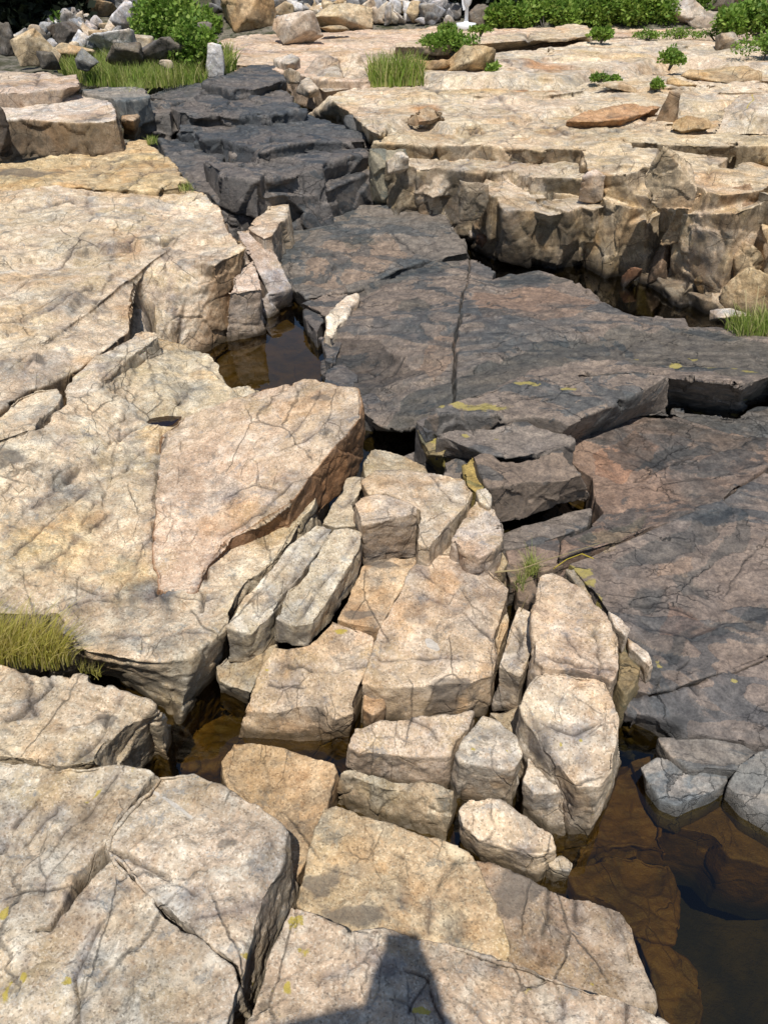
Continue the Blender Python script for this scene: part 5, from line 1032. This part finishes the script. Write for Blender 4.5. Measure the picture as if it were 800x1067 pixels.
# ------------------------------------------------------------------ the photographer (stands behind the view; only the shadow shows)
rock(GL, 'flat granite ledge under the feet of the photographer', 'ledge', 'g', [('w',-1.1,.42,.24),('w',.7,.42,.24),('w',.75,-1.3,.24),('w',-1.1,-1.3,.24)], zb=-.3, vs=3., tint=TAN)
def skin(name, V, E, Rr, mat, parent, root=0, sub=2, loc=(0, 0, 0)):
    me = bpy.data.meshes.new(name); me.from_pydata([tuple(v) for v in V], E, [])
    ob = bpy.data.objects.new(name, me); COL.objects.link(ob)
    ob.modifiers.new('skin', 'SKIN'); m = ob.modifiers.new('sub', 'SUBSURF'); m.levels = sub
    sv = me.skin_vertices[0].data
    for i, r in enumerate(Rr): sv[i].radius = (r, r) if not isinstance(r, tuple) else r; sv[i].use_root = (i == root)
    m2 = bpy.data.meshes.new_from_object(ob.evaluated_get(bpy.context.evaluated_depsgraph_get()))
    bpy.data.objects.remove(ob)
    m2.polygons.foreach_set('use_smooth', np.ones(len(m2.polygons), bool))
    return mesh_obj(name, m2, M[mat], parent)
per = tag(empty('person', (0, -.19, .25)), 'person standing upright, both hands raised holding a phone, whose shadow falls on the bottom block', 'person')
o_ = np.array([0, -.36, .25])
V = [(0,0,.95),(0,0,1.15),(0,.01,1.36),(0,.01,1.50),(0,.01,1.58),(0,.01,1.68),(0,.0,1.76),      # pelvis, waist, chest, neck base, neck, head, crown
     (-.18,0,1.44),(-.36,.05,1.56),(-.06,.075,1.68),(.18,0,1.44),(.15,.05,1.38),(.06,.075,1.68),
     (-.10,0,.90),(-.11,.02,.50),(-.11,-.02,.08),(-.12,.14,.04),(.10,0,.90),(.11,.02,.50),(.11,-.02,.08),(.12,.14,.04)]
Ed = [(0,1),(1,2),(2,3),(3,4),(4,5),(5,6),(3,7),(7,8),(8,9),(3,10),(10,11),(11,12),(0,13),(13,14),(14,15),(15,16),(0,17),(17,18),(18,19),(19,20)]
Rd = [(.15,.11),(.14,.10),(.16,.11),(.10,.08),.055,.085,.07,.06,.042,.028,.06,.042,.028,.085,.055,.04,.035,.085,.055,.04,.035]
body = skin('body', V, Ed, Rd, 'skin', per)
for sx in (-1, 1):
    w = np.array([sx * .06, .075, 1.66])
    Vp = [w, w + [sx * -.012, .035, .05], w + [sx * -.02, .05, .085]]; Ep = [(0, 1), (1, 2)]; Rp = [.026, .030, .026]
    for f in range(4):
        b = len(Vp); L = (.8, 1., .95, .75)[f]; z0 = .10 - .022 * f
        Vp += [np.array(w + [sx * -.016, .05, z0]), np.array(w + [sx * -.022, .05 + .035 * L, z0 + .008]), np.array(w + [sx * -.048, .05 + .042 * L, z0 + .008]), np.array(w + [sx * -.066, .05 + .036 * L, z0 + .006])]
        Ep += [(1, b), (b, b + 1), (b + 1, b + 2), (b + 2, b + 3)]; Rp += [.010, .009, .0085, .0075]
    b = len(Vp); Vp += [np.array(w + [sx * -.025, .012, .06]), np.array(w + [sx * -.05, .012, .085]), np.array(w + [sx * -.066, .016, .105])]
    Ep += [(0, b), (b, b + 1), (b + 1, b + 2)]; Rp += [.012, .010, .009]
    skin('hand', Vp, Ep, Rp, 'skin', body)
skin('shirt', [V[0],V[1],V[2],V[3],V[7],V[8],V[10],V[11]], [(0,1),(1,2),(2,3),(3,4),(4,5),(3,6),(6,7)], [(.17,.125),(.16,.12),(.18,.13),(.11,.09),.075,.058,.075,.058], 'shirt', per)
skin('trousers', [V[0],V[13],V[14],(-.11,-.02,.12),V[17],V[18],(.11,-.02,.12)], [(0,1),(1,2),(2,3),(0,4),(4,5),(5,6)], [(.165,.125),.10,.07,.06,.10,.07,.06], 'trousers', per)
for sx in (-1, 1): skin('shoe', [(sx*.11,-.06,.05),(sx*.115,.05,.05),(sx*.125,.17,.035)], [(0,1),(1,2)], [.048,.05,.04], 'shoe', per)
hd = skin('hair', [(0,-.03,1.66),(0,-.02,1.75),(0,.02,1.785)], [(0,1),(1,2)], [.07,.088,.06], 'hair', per)
for sx in (-1, 1): skin('ear', [(sx*.088,.0,1.66),(sx*.094,-.005,1.69)], [(0,1)], [.014,.016], 'skin', per)
skin('nose', [(0,.095,1.69),(0,.115,1.655)], [(0,1)], [.010,.014], 'skin', per)
bm = bmesh.new(); bmesh.ops.create_cube(bm, size=1.)
for v in bm.verts: v.co = Vector((v.co.x * .078, v.co.y * .009, v.co.z * .160))
bmesh.ops.bevel(bm, geom=bm.edges[:], offset=.003, segments=2, affect='EDGES')
me = bpy.data.meshes.new('phone'); bm.to_mesh(me); bm.free()
ph = mesh_obj('phone', me, M['phone']); ph.rotation_euler = (-PITCH, 0, 0); ph.location = (0, -.047, 1.960)
tag(ph, 'black phone held up in both hands of the photographer', 'phone')

# ------------------------------------------------------------------ light
rs_ = ray(420, 978); rs_ = rs_ / np.linalg.norm(rs_)
elev = math.asin(-rs_[2]); az = math.atan2(-rs_[0], -rs_[1])
sun = bpy.data.lights.new('sun', 'SUN'); sun.energy = 4.4; sun.angle = R(.53); sun.color = (1, .965, .905)
so = bpy.data.objects.new('sun', sun); COL.objects.link(so); so.location = (-2, -8, 20)
so.rotation_euler = Vector(rs_).to_track_quat('-Z', 'Y').to_euler()
wd = bpy.data.worlds.new('World'); sc.world = wd; wd.use_nodes = True
nt = wd.node_tree; nt.nodes.clear()
sky = nt.nodes.new('ShaderNodeTexSky'); sky.sky_type = 'NISHITA'; sky.sun_disc = False; sky.sun_elevation = elev; sky.sun_rotation = az
sky.air_density = 1.; sky.dust_density = .6; sky.ozone_density = 1.
bg = nt.nodes.new('ShaderNodeBackground'); bg.inputs[1].default_value = .10
wo = nt.nodes.new('ShaderNodeOutputWorld'); nt.links.new(sky.outputs[0], bg.inputs[0]); nt.links.new(bg.outputs[0], wo.inputs[0])
sc.view_settings.view_transform = 'Standard'; sc.view_settings.look = 'None'; sc.view_settings.exposure = 0
sc.render.engine = 'CYCLES'; sc.cycles.max_bounces = 4; sc.cycles.transparent_max_bounces = 8
sc.cycles.use_denoising = True
open('/tmp/nv','w').write(str(NV[0]))
